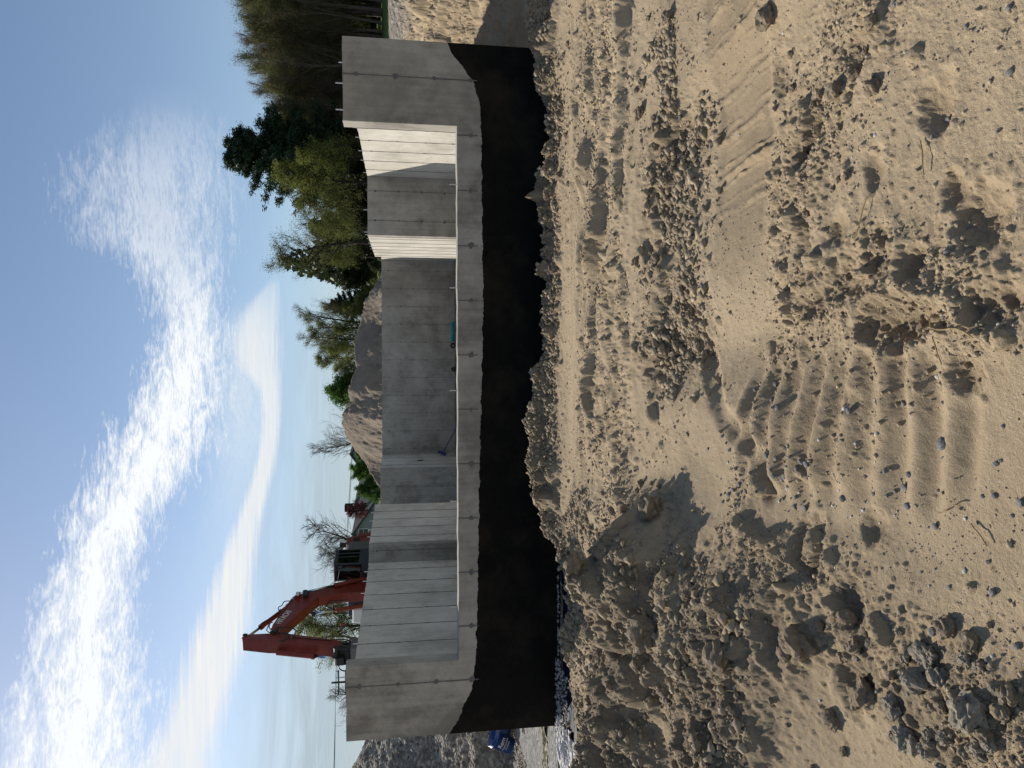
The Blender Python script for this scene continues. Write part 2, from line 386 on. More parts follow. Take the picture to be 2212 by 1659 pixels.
    fine = fbm(x, y, 7, 5, 111, .62)
    rough2 = rough*(.55+.75*vnoise(x*1.9, y*1.9, 112))
    patch = sstep(.45, .85, vnoise(x*1.3+4, y*1.3, 113)+.35*rough)
    z = z+nz*(.034*fine*rough2+.0085*fbm(x, y, 30, 4, 121, .7)*(.22+1.2*rough)+.0022*fbm(x,y,110,3,125,.7)*(.5+rough))
    z = z+nz*.05*rough2*np.abs(fbm(x*1.0, y*2.0, 3.4, 5, 122, .65))
    pr = np.clip(rough2*1.0*patch, 0, 1)
    z = z+nz*(clods(x, y, .34, pr*(.20+.35*mm), 201)*(.42+.25*mm)+clods(x, y, .15, pr*.45, 211)*.75+clods(x, y, .07, np.clip(pr*.8+.02, 0, 1)*(1-.9*smooth), 221)*.75+clods(x, y, .03, np.clip(pr*1.4+.07, 0, 1)*(1-.85*smooth), 231)*.8+clods(x, y, .016, np.clip(rough+.12,0,1)*(1-.75*smooth)*(y<4.5), 241)*.8)
    # mid distance relief on banks
    z = z+(y >= 8.6)*(y < 36)*np.clip(rise+.40*(x > 4.0),0,1)*(1-.8*sstep(13,24,y))*(.26*fbm(x, y, .9, 7, 131, .68)+.30*np.abs(fbm(x*2.6+y*1.1, y*.5, 1.4, 6, 133, .68))+.5*clods(x,y,.5,.35+0*x,135)+.6*clods(x,y,.22,.4+0*x,137))
    gravel = np.clip(sstep(1.5, 2.0, rise+.25*fbm(x,y,.8,3,141))*(y < 36), 0, 1)
    gravel = np.maximum(gravel, sstep(-4.3,-4.7,x)*sstep(8.4,9.2,y)*(y < 30))
    tone = tone+.32*rough*sstep(.3,.8,vnoise(x*3, y*3, 151)*.6+.4*vnoise(x*11, y*11, 152))-.04+.5*(1-k)*near*sstep(5.2,4.4,np.abs(x))  # last term darkens the trench, painting its shade
    return z, np.clip(tone, 0, 1), gravel
PITS = [(965,1960,.075,.19,.12),(1050,1830,.10,.10,.06),(1120,1900,.09,.07,.05),(1190,2130,.09,.08,.07),(1160,1800,.05,.07,.05),(1000,2160,.05,.09,.06),
        (1085,1980,.05,.05,.05),(860,2080,.06,.05,.04),(1300,1880,.07,.05,.04),(1420,2020,.09,.06,.05),(1500,1650,.12,.07,.04),(1400,1740,.09,.06,.05),
        (1250,2060,.05,.04,.04),(1330,1700,.06,.09,.05),(1560,1850,.10,.07,.05),(800,1830,.04,.05,.03),(1000,1740,.05,.09,.04),(1150,1720,.10,.06,.04),
        (430,1500,.07,.09,.05),(470,1760,.10,.08,.06),(360,1850,.08,.06,.05),(300,1720,.12,.08,.06),(520,1880,.06,.05,.04),(180,1850,.09,.08,.06)]

def sand_fn(N):
    at = N.n('ShaderNodeAttribute', attribute_name='zone'); s = N.n('ShaderNodeSeparateColor', inp={0: at.outputs['Color']}); tone, grav = s.outputs[0], s.outputs[1]
    P = N.pos
    a = N.noise(P, 5, 6, .7); b = N.noise(P, 45, 4, .7); g = N.noise(P, 260, 3, .7)
    f = N.m('ADD', N.m('MULTIPLY', tone, .75), N.m('MULTIPLY', N.m('SUBTRACT', a, .5), .55))
    f = N.m('ADD', f, N.m('MULTIPLY', N.m('SUBTRACT', b, .5), .35))
    c = N.ramp(f, [(.02, (.50,.392,.258)), (.32, (.395,.305,.196)), (.60, (.21,.165,.112)), (1.0, (.115,.092,.065))])
    c = N.mix(N.m('MULTIPLY', N.m('SUBTRACT', g, .35, clamp=True), 1.1, clamp=True), c, (.12,.09,.06))
    c = N.mix(N.m('MULTIPLY', N.m('GREATER_THAN', N.noise(P, 180, 2), .66), .6), c, (.52,.47,.40))
    v = N.n('ShaderNodeTexVoronoi', inp={'Vector': P, 'Scale': 13.0}); vc = N.n('ShaderNodeSeparateColor', inp={0: v.outputs['Color']}).outputs[0]
    gc = N.ramp(vc, [(.0, (.12,.105,.085)), (.5, (.24,.215,.18)), (1, (.38,.35,.30))])
    gm = N.m('MULTIPLY', grav, N.m('ADD', .5, N.noise(P, 1.2, 5)), clamp=True)
    c = N.mix(gm, c, gc)
    N.t.links.new(c, N.b.inputs['Base Color'])
    h = N.m('ADD', N.m('MULTIPLY', b, .5), N.m('MULTIPLY', N.noise(P, 130, 4, .75), .9)); h = N.m('ADD', h, N.m('MULTIPLY', g, .3)); bump(N, h, .9, .007)
SAND = material('sandy_soil', sand_fn, .95, .2)
def grass_fn(N):
    a = N.noise(N.pos, .35, 5); b = N.noise(N.pos, 9, 5, .7)
    N.t.links.new(N.ramp(N.m('ADD', N.m('MULTIPLY', a, .5), N.m('MULTIPLY', b, .5)), [(.3, (.055,.095,.018)), (.7, (.13,.19,.035))]), N.b.inputs['Base Color']); bump(N, b, .8, .05)
GRASS = material('field_grass', grass_fn, .9, .2)

def build_ground():
    ys = list(np.arange(-6, 1.1, .09)); y = 1.1
    while y < 9.2:
        ys.append(y); y += max(.0046, .0046*(y*y+2.56)/(1.2**2+2.56)*(.80 if y < 5.8 or y > 8.0 else .42))
    while y < 36: ys.append(y); y += .02*(y/9)**1.6+.012
    ys.append(36.0); nsand = len(ys); y = 38
    while y < 900: ys.append(y); y *= 1.09
    ys = np.array(ys)
    a = np.concatenate([-np.geomspace(6, .66, 50)[:-1], np.linspace(-.66, .66, 860), np.geomspace(.66, 6, 50)[1:]])
    A, YY = np.meshgrid(a, ys); XX = A*(np.sqrt(YY**2+.8)+.25)
    XX[:] = np.clip(XX, -900, 900)
    z, tone, grav = terrain(XX.ravel(), YY.ravel())
    V = np.stack([XX.ravel(), YY.ravel(), z], 1)
    print('ground verts', len(V))
    nr, nc = XX.shape
    def grid(r0_, r1_):
        i = np.arange(r0_, r1_-1)[:,None]*nc+np.arange(nc-1)[None,:]; i = i.ravel()
        return np.stack([i, i+1, i+nc+1, i+nc], 1)
    Fs = grid(0, nsand)
    Vs = V[:nsand*nc]
    me = mesh_arrays('ground', Vs, Fs, SAND, True)
    at = me.color_attributes.new('zone', 'FLOAT_COLOR', 'POINT')
    C = np.zeros((len(Vs), 4), dtype=np.float32); C[:,0] = tone[:len(Vs)]; C[:,1] = grav[:len(Vs)]; C[:,3] = 1; at.data.foreach_set('color', C.ravel())
    tag(link_mesh('ground', me), 'bare sandy soil with clods, wheel tracks and footprints round the foundation pit', kind='structure')
    off = (nsand-1)*nc; Vf = V[off:]; Ff = grid(nsand-1, nr)-off
    me = mesh_arrays('grass_field', Vf, Ff, GRASS, True)
    tag(link_mesh('grass_field', me), 'strip of mown green grass in front of the woods', kind='structure')
build_ground()
def zt(x, y): return float(terrain(np.array([x]), np.array([y]))[0][0])

# ------------------------------------------------------------------ foundation walls
TOP, BASE = 2.26, -.18
found = empty('foundation', (0, 9, BASE)); tag(found, 'unfinished poured concrete house foundation with black tar on its front', 'foundation')
_seam_mesh = {}
def wall(p, q, thick, top, conc, nz_front=1, seams=True, step=.632, off=.3, ties=True, cut=None, base=BASE, bolts=True, zb=0):
    """wall whose visible face runs p->q; thickness grows to the left of p->q.  cut = list of (s0,s1,top) profile"""
    p = Vector((p[0], p[1], 0)); q = Vector((q[0], q[1], 0)); L = (q-p).length; d = (q-p)/L; n = Vector((-d.y, d.x, 0))
    ang = math.atan2(d.y, d.x)
    o = empty('x'); 
    prof = cut or [(0, L, top)]
    mb = MB()
    # outline polygon in (s,z), slightly irregular top edge
    pts = [(0, base)]
    for (s0, s1, tz) in prof:
        m = max(2, int((s1-s0)/.12))
        for i in range(m+1):
            pts.append((s0+(s1-s0)*i/m, tz+random.uniform(-.005,.004)))
    pts.append((L, base))
    v = [(s, 0, z) for s, z in pts]+[(s, thick, z) for s, z in pts]; k = len(pts)
    f = [tuple(range(k)), tuple(range(2*k-1, k-1, -1))]+[(i, k+i, k+(i+1)%k, (i+1)%k) for i in range(k)]
    mb.add(v, f)
    bpy.data.objects.remove(o)
    w = mb.build('wall', conc, found)
    w.location = Vector((p.x, p.y, 0))-found.location; w.rotation_euler = (0,0,ang)
    def height(s):
        for (s0, s1, tz) in prof:
            if s0-1e-6 <= s <= s1+1e-6: return tz
        return top
    if seams:
        s = off
        while s < L-.08:
            h = height(s)
            key = (round(h-base, 2), thick, conc.name == 'poured_concrete' and p.y < 9)
            if key not in _seam_mesh:
                m2 = MB(); zz = (.74-base if key[2] else 0); ln = h-base
                while zz < ln-.01:
                    l2 = min(random.uniform(.25,.6), ln-zz); w2 = random.uniform(.003,.0055)*(1 if key[2] else .75)
                    m2.box((random.uniform(-.001,.001), -.001, zz+l2/2), (w2*2, .008, l2)); zz += l2
                _seam_mesh[key] = m2.mesh('form_seam', SEAM if key[2] else SEAM2)
            so = link_mesh('form_seam', _seam_mesh[key], w); so.location = (s, -.001, base)
            if ties:
                for r in range(6):
                    tz = 2.11-.44*r
                    if tz < h-.05 and tz > zb:
                        t = link_mesh('tie_mark', random.choice(TIE), w); t.location = (s+random.uniform(-.006,.006), -.004, tz); t.rotation_euler = (0, random.uniform(0,6.28), 0)
            if bolts and h < 3:
                b = link_mesh('anchor_bolt', BOLT, w); b.location = (min(L-.1, s+.3+random.uniform(-.1,.1)), thick/2, h-.01)
            s += step*random.uniform(.995,1.005)
    return w
def blotch(r):
    n = 14; v = [(0, -.003, 0)]+[(r*random.uniform(.5,1.15)*math.cos(2*math.pi*i/n), 0, r*random.uniform(.5,1.15)*math.sin(2*math.pi*i/n)) for i in range(n)]
    return MB().add(v, [(0, 1+i, 1+(i+1)%n) for i in range(n)]).mesh('tie_mark', STAIN)
TIE = [blotch(r) for r in (.022,.028,.034,.026)]
BOLT = MB().tube([(0,0,-.05),(0,0,.09)], .007, 6).mesh('anchor_bolt', STEEL)
F0 = (-4.075, 8.438); F1 = (3.913, 8.286)
FL = math.hypot(F1[0]-F0[0], F1[1]-F0[1])
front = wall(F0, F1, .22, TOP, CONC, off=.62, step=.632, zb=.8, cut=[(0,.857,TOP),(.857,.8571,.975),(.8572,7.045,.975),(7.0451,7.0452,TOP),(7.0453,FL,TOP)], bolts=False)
# big round blotches of grout around each form tie on the face
for s in [.62+.632*i for i in range(12)]:
    for tz in (.82, 1.235, 1.67, 2.11):
        if tz > .97 and .9 < s < 7.0: continue
        t = link_mesh('tie_mark', blotch(random.uniform(.026,.042)), front); t.location = (s+.004, -.006, tz)
for s in (.35,.9-.2,7.2,7.5,1.45,2.7,4.0,5.2,6.4):
    h = TOP if (s < .85 or s > 7.05) else .975
    b = link_mesh('anchor_bolt', BOLT, front); b.location = (s, .10, h-.005)
# tar: thin coat with a brushed top edge
def tar():
    ctrl = [(0,1.09),(.12,1.0),(.29,.93),(.5,.82),(.83,.775),(1.6,.75),(2.84,.73),(5,.675),(6.2,.69),(7.07,.695),(7.35,.72),(7.55,.78),(7.75,.93),(7.88,1.03),(FL,1.09)]
    m = 420; V = []; Fc = []
    for i in range(m+1):
        s = FL*i/m; t = np.interp(s, [c[0] for c in ctrl], [c[1] for c in ctrl])+random.uniform(-.006,.006)+.008*math.sin(s*23)*math.sin(s*7)
        for zz, yy in ((BASE-.12,-.003),(t-.01,-.003),(t,0.0)): V.append((s, yy, zz))
    for i in range(m):
        for k in (0,1): Fc.append((3*i+k, 3*i+3+k, 3*i+4+k, 3*i+1+k))
    o = MB().add(V, Fc).build('tar_coating', TAR, front); 
    for s in [.62+.632*i for i in range(12)]:
        mb = MB(); mb.box((s,-.0025,.27),(.004,.003,.86)); mb.build('form_seam', TAR, front)
        for tz in (.36,-.06):
            mb = MB()
            for j in range(7): mb.box((s+random.uniform(-.03,.03), -.003, tz+random.uniform(-.03,.03)), (.02,.014,.014), Matrix.Rotation(random.uniform(0,3),3,'Y'))
            mb.build('tie_mark', TAR, front)
tar()
TH = .22
wall((-3.84,8.668), (-3.40,14.02), TH, TOP, CONC_LIT, off=.55, step=.63)                 # left side of the garage bay
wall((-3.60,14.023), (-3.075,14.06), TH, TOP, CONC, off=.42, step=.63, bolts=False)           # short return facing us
wall((-3.07,14.27), (-2.80,17.15), TH, TOP, CONC_LIT, off=.4, step=.62)
wall((3.97,13.98), (3.70,8.515), TH-.01, TOP, CONC_LIT, off=.5, step=.63)                    # right side, sunlit face
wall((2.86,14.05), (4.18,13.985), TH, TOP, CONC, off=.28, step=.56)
wall((3.10,17.8), (2.864,14.273), TH, TOP, CONC_LIT, off=.3, step=.6)
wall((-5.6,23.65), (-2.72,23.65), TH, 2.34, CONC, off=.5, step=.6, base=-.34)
wall((-5.6,17.4), (-5.6,23.64), TH, 2.30, CONC_LIT, seams=False, base=-.34)
wall((-2.72,23.873), (-2.47,25.998), TH, 2.34, CONC_LIT, off=.4, step=.55, base=-.34)
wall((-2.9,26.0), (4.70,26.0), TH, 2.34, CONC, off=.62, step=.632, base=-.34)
wall((4.44,25.998), (4.12,18.05), TH, 2.34, CONC_LIT, off=.5, step=.63, base=-.34)
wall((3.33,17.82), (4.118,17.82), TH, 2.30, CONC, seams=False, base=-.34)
# footing that shows at the foot of the front wall
fo = MB().box((FL/2, .17, BASE-.07), (FL-.02, .32, .12)).build('footing', CONC, found); fo.location = Vector((F0[0],F0[1],0))-found.location; fo.rotation_euler = (0,0,math.atan2(F1[1]-F0[1],F1[0]-F0[0]))

def cloud_of_stones(name, pts, sizes, mat, seed=0, squash=.7, parent=None):
    """many small angular stones in one mesh"""
    r = np.random.default_rng(seed)
    base = np.array([(1,0,0),(-1,0,0),(0,1,0),(0,-1,0),(0,0,1),(0,0,-1)], dtype=float)
    F = np.array([(0,2,4),(2,1,4),(1,3,4),(3,0,4),(2,0,5),(1,2,5),(3,1,5),(0,3,5)])
    n = len(pts); V = base[None]*r.uniform(.6,1.25,(n,6,1))*np.asarray(sizes)[:,None,None]
    V += r.normal(0,.14,(n,6,3))*np.asarray(sizes)[:,None,None]; V[:,:,2] *= squash
    th = r.uniform(0,6.28,n); c, s_ = np.cos(th)[:,None], np.sin(th)[:,None]
    x = V[:,:,0]*c-V[:,:,1]*s_; y = V[:,:,0]*s_+V[:,:,1]*c; V[:,:,0] = x; V[:,:,1] = y
    V += np.asarray(pts)[:,None,:]
    FF = F[None]+(np.arange(n)*6)[:,None,None]
    return link_mesh(name, mesh_arrays(name, V.reshape(-1,3), FF.reshape(-1,3), mat), parent)
def stone_mat(name, lo, mid_, hi, rough=.85):
    def fn(N):
        rn = N.geo.outputs['Random Per Island']
        c = N.ramp(rn, [(0, lo), (.5, mid_), (1, hi)]); c = N.mix(.35, c, N.ramp(N.noise(N.pos, 40, 4), [(.3, lo), (.7, hi)]))
        N.t.links.new(c, N.b.inputs['Base Color'])
    return material(name, fn, rough, .35)
GRAVEL = stone_mat('grey_gravel', (.085,.075,.06), (.19,.17,.14), (.35,.32,.27))
PEBBLE = stone_mat('pebbles', (.06,.058,.055), (.20,.17,.13), (.42,.38,.33))
def floor_fn(N):
    v = N.n('ShaderNodeTexVoronoi', inp={'Vector': N.pos, 'Scale': 28.0}); cc = N.n('ShaderNodeSeparateColor', inp={0: v.outputs['Color']}).outputs[0]
    N.t.links.new(N.ramp(cc, [(0, (.09,.09,.09)), (1, (.32,.315,.30))]), N.b.inputs['Base Color']); bump(N, v.outputs[0], 1, .03)
gf = MB(); gf.add([(-5.7,8.4,-.20),(4.6,8.4,-.20),(4.9,26.1,-.24),(-5.7,26.1,-.24)], [(0,1,2,3)])
tag(gf.build('gravel_floor', material('gravel_floor', floor_fn)), 'grey crushed stone spread inside the foundation walls', kind='structure')
n = 9000; px = rng.uniform(-2.6,4.3,n); py = rng.uniform(18.2,25.9,n)
g = cloud_of_stones('gravel', np.stack([px,py,np.full(n,-.225)],1), rng.uniform(.012,.032,n), GRAVEL, 3); tag(g, 'loose grey crushed stone at the foot of the back wall', kind='stuff')

# ------------------------------------------------------------------ things inside the foundation
TEAL = flat('teal_plastic', (.0,.26,.27), .35, .08, 10, .5)
BLACKP = flat('black_plastic', (.015,.015,.016), .5, .2, 10, .4)
BLUEP = flat('blue_paint', (.012,.03,.16), .4, .2, 10, .4)
pp = empty('drain_pipe', (1.50,25.45,-.13)); tag(pp, 'short teal plastic drain pipe lying on gravel by the back wall', 'pipe')
def ringtube(L, ro, ri, n=20):
    mb = MB(); v = []
    for x, r in ((0,ro),(L,ro),(L,ri),(0,ri)):
        for k in range(n): v.append((x, r*math.cos(2*math.pi*k/n), r*math.sin(2*math.pi*k/n)))
    f = []
    for j in range(4):
        for k in range(n): f.append((j*n+k, j*n+(k+1)%n, ((j+1)%4)*n+(k+1)%n, ((j+1)%4)*n+k))
    return mb.add(v, f)
ringtube(.64,.056,.050).build('pipe_body', TEAL, pp, True)
c = ringtube(.10,.063,.056).build('socket', TEAL, pp, True); c.location = (.60,0,0)
def coil(loc, label, rz, k):
    e = empty('coiled_hose', loc, rz); mb = MB()
    for j in range(3):
        r = .085-.018*j
        mb.tube([(r*math.cos(a), .03*j-.02+random.uniform(-.01,.01), .08+r*math.sin(a)*(1.0 if k else .8)) for a in np.linspace(0,6.28,14)], .014, 6, False)
    mb.build('hose', BLACKP, e, True); MB().box((.02,0,.02), (.16,.10,.05)).build('fitting', BLACKP, e, bevel=.01); tag(e, label, 'hose')
coil((1.36,25.4,-.22), 'small black coil of hose just left of the teal pipe', 0, 1)
coil((.52,25.3,-.22), 'small black bundle on gravel farther left of the teal pipe', .8, 0)
br = empty('push_broom', (-1.55,25.1,-.2)); tag(br, 'blue handled broom leaning against the short left wall', 'broom')
MB().tube([(0,0,0),(-.85,.45,.42)], .016, 8).build('handle', BLUEP, br); MB().box((-.87,.46,.46), (.10,.05,.30), Matrix.Rotation(.35,3,'Y')).build('broom_head', BLUEP, br, bevel=.008)
sl = MB().tube([(0,0,0),(-.03,0,0)], .10, 16).build('pipe_sleeve', BLACKP); sl.location = (-2.585,24.9,1.03); tag(sl, 'round black pipe sleeve opening in the short left rear wall', 'pipe sleeve')

# ------------------------------------------------------------------ excavator
def orange_fn(N):
    a = N.noise(N.obj, 2.5, 6, .7); b = N.noise(N.obj, 18, 4, .7)
    c = N.ramp(a, [(.35, (.16,.019,.011)), (.7, (.25,.032,.014))]); c = N.mix(N.m('MULTIPLY', N.m('SUBTRACT', b, .56, clamp=True), 4, clamp=True), c, (.10,.045,.03))
    N.t.links.new(c, N.b.inputs['Base Color'])
ORANGE = material('orange_paint', orange_fn, .5, .4)
NAVY = flat('navy_paint', (.012,.016,.032), .4, .3, 5, .5)
GREASE = flat('greasy_black', (.02,.018,.016), .55, .5, 12, .4)
CHROME = flat('chrome_rod', (.55,.56,.58), .18, .05, 5, .5, 1.0)
WHITE = flat('white_paint', (.75,.75,.73), .5, .05, 5, .4)
HOSE = flat('rubber_hose', (.018,.018,.018), .5, .2, 8, .4)
BRAID = flat('hose_guard', (.10,.085,.05), .7, .35, 20, .3)
def glass_fn(N):
    t = N.n('ShaderNodeBsdfTransparent', inp={'Color': (.62,.68,.68,1)}); gl = N.n('ShaderNodeBsdfGlossy', inp={'Roughness': .05})
    fr = N.n('ShaderNodeFresnel', inp={'IOR': 1.5}); mx = N.n('ShaderNodeMixShader', inp={0: fr.outputs[0], 1: t.outputs[0], 2: gl.outputs[0]})
    N.t.links.new(mx.outputs[0], N.out.inputs[0])
GLASS = material('cab_glass', glass_fn)
def excavator():
    PHI = R(13); D = 38.0
    p = at_y(404.6, 788, D)
    fwd = Vector((-math.sin(PHI), -math.cos(PHI), 0)); rz = math.atan2(fwd.y, fwd.x)
    gz = zt(p.x, p.y)
    ex = empty('excavator', (p.x, p.y, gz), rz); tag(ex, 'orange excavator with raised boom behind the left foundation wall', 'excavator')
    Z0 = p.z-gz                        # height of the boom's top edge where it meets the view of the wall
    W = .52; YL = 0; YR = -W           # local: x forward, y left, side face of boom at y=0
    kx, kz = .0030, .00245
    lf = Vector((-fwd.y, fwd.x, 0))
    def P(cy, cx, yo=0.0):
        # crop reading of the photograph -> point on the vertical plane of the boom's left side
        d = ray(1659-(2280+cy/3.95)*.54, (940+cx/3.95)*.54); o = Vector((0,0,EYE)); t = ((p+lf*yo)-o).dot(lf)/d.dot(lf); q = o+d*t-p
        return (q.dot(fwd), q.z+Z0)
    up = [P(60,2300), P(170,2050), P(240,1500), P(330,1150), P(410,960), P(500,850), P(850,600), P(985,545)]
    lo = [P(1000,700), P(880,800), P(490,1240), P(430,1320), P(365,1700), P(345,2050), P(250,2320)]
    boom = MB().prism(up+lo, YL, YR).build('boom', ORANGE, ex, bevel=.02)
    # lettering
    cu = bpy.data.curves.new('lettering', 'FONT'); cu.body = 'HITACHI'; cu.size = .40; cu.extrude = .003; cu.offset = .004; cu.space_character = 1.0
    to = bpy.data.objects.new('t', cu); me = bpy.data.meshes.new_from_object(to); bpy.data.objects.remove(to)
    me.materials.clear(); me.materials.append(WHITE)
    xs = [v.co.x for v in me.vertices]; w = max(xs)
    A = P(855,715); B = P(655,900)    # tip end (left in view) to root end
    dx, dz = B[0]-A[0], B[1]-A[1]; L = math.hypot(dx, dz)
    lt = link_mesh('lettering', me, boom)
    ax = Vector((dx/L, 0, dz/L))*1.0; ay = Vector((0,1,0)).cross(ax); ay = -ay if ay.z < 0 else ay
    sc = L/w; sv = .30/.29
    nrm = ax.cross(ay)
    base = Vector((A[0], .006, A[1]))
    lt.matrix_basis = Matrix(((ax.x*sc, ay.x*sv, nrm.x, base.x),(ax.y*sc, ay.y*sv, nrm.y, base.y),(ax.z*sc, ay.z*sv, nrm.z, base.z),(0,0,0,1)))
    # arm
    def Q(cy, cx): return (P(cy,cx)[0], P(cy,cx)[1])
    bk = [P(1005,135), P(985,560), P(990,860), P(1075,1500), P(1120,1760)]
    dep = [.34,.66,.66,.50,.34]
    arm_poly = bk+[(x+d_, z) for (x, z), d_ in zip(bk, dep)][::-1]
    XA = bk[1][0]; F = lambda cx, e=0.0: (float(np.interp(P(1000,cx)[1], [q_[1] for q_ in bk[::-1]], [q_[0]+d_ for q_, d_ in zip(bk[::-1], dep[::-1])]))+e, P(1000,cx)[1])
    aw = .60; ay0 = -.04
    arm = MB().prism(arm_poly, ay0, ay0-aw).build('arm', ORANGE, ex, bevel=.02)
    MB().tube([(bk[0][0]+.08, ay0+.03, P(1000,165)[1]), (bk[0][0]+.08, ay0-aw-.03, P(1000,165)[1])], .11, 12).build('arm_pin', GREASE, arm)
    MB().tube([(P(965,640)[0], .04, P(965,640)[1]), (P(965,640)[0], -W-.04, P(965,640)[1])], .12, 12).build('boom_pin', GREASE, boom)
    def cyl(name, a, b, t, y, rb, rr, mat=ORANGE):
        a = Vector((a[0], y, a[1])); b = Vector((b[0], y, b[1])); m = a.lerp(b, t)
        c = MB().tube([a, m], rb, 12); c.tube([m-(m-a)*.05, m+(m-a)*.02], rb*1.2, 12); c = c.build(name, mat, ex, False)
        MB().tube([m, b], rr, 10).build('piston_rod', CHROME, c, True)
        MB().tube([b+Vector((0,.07,0)), b-Vector((0,.07,0))], rb*1.15, 12).build('rod_eye', GREASE, c)
        return c
    c1 = cyl('arm_cylinder', P(480,870), P(1010,150), .66, -W/2, .115, .062)
    cq = P(500,880); MB().box((cq[0], -W/2, cq[1]), (.34,.26,.40), Matrix.Rotation(-.5,3,'Y')).build('cylinder_bracket', ORANGE, c1, bevel=.02)
    cyl('boom_cylinder', P(150,2150), P(385,1110), .56, .12, .105, .058)
    cyl('boom_cylinder', P(150,2150), P(385,1110), .56, -W-.12, .105, .058)
    cyl('boom_cylinder', P(470,2150), P(620,1230), .60, -.25, .10, .055)
    ac = cyl('bucket_cylinder', F(700,.16), F(1640,.30), .62, ay0-aw*.72, .12, .075)
    # bucket linkage, hidden partly by the wall
    lk = MB(); e0 = F(1640,.30); e1 = F(1860,.10); e2 = F(1760,-.12); yc = ay0-aw/2
    for yy in (ay0+.06, ay0-aw-.06): lk.tube([(e0[0], yy, e0[1]), (e1[0]+.25, yy, e1[1])], .07, 8)
    for e_ in (e0, e2, e1): lk.tube([(e_[0], ay0+.12, e_[1]), (e_[0], ay0-aw-.12, e_[1])], .12, 12)
    lk.box((e2[0]+.1, yc, e2[1]), (.5,aw+.05,.42)); lk.box((e0[0]+.1, yc-.15, e0[1]-.15), (.35,.35,.35)); lk.box((e2[0], yc, e2[1]-.4), (.55,aw,.5))
    lk.build('linkage', GREASE, ex, bevel=.02)
    b0 = e1; bp = [(b0[0]-.3,b0[1]),(b0[0]+.5,b0[1]),(b0[0]+.6,b0[1]-.7),(b0[0]+.2,b0[1]-1.4),(b0[0]-.5,b0[1]-1.5),(b0[0]-.7,b0[1]-1.3),(b0[0]-.2,b0[1]-.9)]
    MB().prism(bp, ay0+.25, ay0-aw-.25).build('bucket', RUSTY, ex, bevel=.02)
    # hoses
    def hose(name, pts, r=.028, mat=HOSE, n=7):
        from mathutils import geometry
        P3 = [Vector(q) for q in pts]; out = []
        for i in range(len(P3)-1):
            a, b, c_, d = P3[max(i-1,0)], P3[i], P3[i+1], P3[min(i+2, len(P3)-1)]
            for k in range(6):
                t = k/6; out.append(.5*((2*b)+(c_-a)*t+(2*a-5*b+4*c_-d)*t*t+(3*b-a-3*c_+d)*t**3))
        out.append(P3[-1]); return MB().tube(out, r, n).build(name, mat, ex, True)
    def H(y, *cc): return [(P(a,b,y)[0], y, P(a,b,y)[1]) for a, b in cc]
    hose('hydraulic_hose', H(.08,(920,640),(900,780),(915,890),(960,960),(1040,930),(1090,900)))
    hose('hydraulic_hose', H(.05,(930,560),(970,600),(995,720),(1000,820),(1050,860),(1100,790),(1130,700)))
    hose('hydraulic_hose', H(.02,(850,545),(900,520),(960,500),(985,540),(1010,640)), .024)
    hose('hydraulic_hose', H(-.1,(830,600),(840,560),(900,540),(950,560)), .022)
    hose('hydraulic_hose', H(.0,(490,860),(500,780),(560,740),(590,690),(640,690),(620,720)), .022)
    hose('hydraulic_hose', H(-.2,(400,965),(450,900),(560,820),(700,710),(830,640)), .022)
    hose('hydraulic_hose', H(-.1,(660,700),(760,560),(830,440),(870,400)), .026)
    for yy in (-.12,-.2,-.3): hose('steel_line', H(.035+yy*.1,(330,1120+yy*50),(440,930),(700,720),(840,630)), .015, RUSTY)
    hose('steel_line', H(.02,(180,1780),(200,1900),(205,2050)), .02, ORANGE); hose('steel_line', H(.02,(260,1500),(255,1760),(330,1780),(350,1900)), .02, ORANGE)
    for k in range(4): hose('hose_guard', [(F(c_,o_)[0], .05-.16*k, F(c_)[1]) for c_, o_ in ((1480,-.52),(1640,-.58),(1760,-.60),(1850,-.4),(1740,-.1),(1700,.1),(1860,.2))], .030, BRAID)
    hose('hydraulic_hose', [(F(c_)[0]-.35, ay0+.02, F(c_)[1]) for c_ in (930,1100,1250,1400,1550)], .018)
    hose('hydraulic_hose', [(F(c_)[0]+.25, ay0-aw-o_, F(c_)[1]) for c_, o_ in ((1780,0),(1700,.12),(1665,.25),(1700,.42),(1800,.5))], .03)
    hose('hydraulic_hose', H(-.3,(470,1780),(490,1600),(500,1500),(560,1450),(600,1480),(640,1700)), .03)
    # work lamp on the boom
    lq = P(425,1015); lp = MB().box((lq[0], .07, lq[1]+.06), (.42,.20,.20)).build('work_lamp', ORANGE, ex, bevel=.01)
    MB().box((lq[0], .175, lq[1]+.06), (.34,.012,.13)).build('lens', WHITE, lp)
    pq = P(420,1120); MB().box((pq[0], .10, pq[1]), (.40,.20,.24)).build('cylinder_pin', GREASE, ex, bevel=.03)
    # ---- house: cab on the left side (y>0), engine hood behind, tank on the right
    zc = Z0
    def C(v_): return (871-v_)/1560*37.5+1.6-gz   # height that shows at picture row v_
    ztop = C(726); zb = ztop-1.75
    cx0, cx1 = -1.55, .02; cy0, cy1 = .10, 1.0   # cab footprint
    cabm = MB()
    def post(x, y, w=.075): cabm.box((x, y, (ztop+zb)/2), (w, w, ztop-zb))
    for x in (cx0, cx0+.42, cx1): 
        for y in (cy0, cy1): post(x, y)
    post(cx0+.80, cy1, .05)
    for z in (zb+.04, ztop-.05):
        for y in (cy0, cy1): cabm.box(((cx0+cx1)/2, y, z), (cx1-cx0+.07, .09, .10))
        for x in (cx0, cx1): cabm.box((x, (cy0+cy1)/2, z), (.09, cy1-cy0+.07, .10))
    cabm.box(((cx0+cx1)/2, (cy0+cy1)/2, ztop+.01), (cx1-cx0+.10, cy1-cy0+.12, .09))
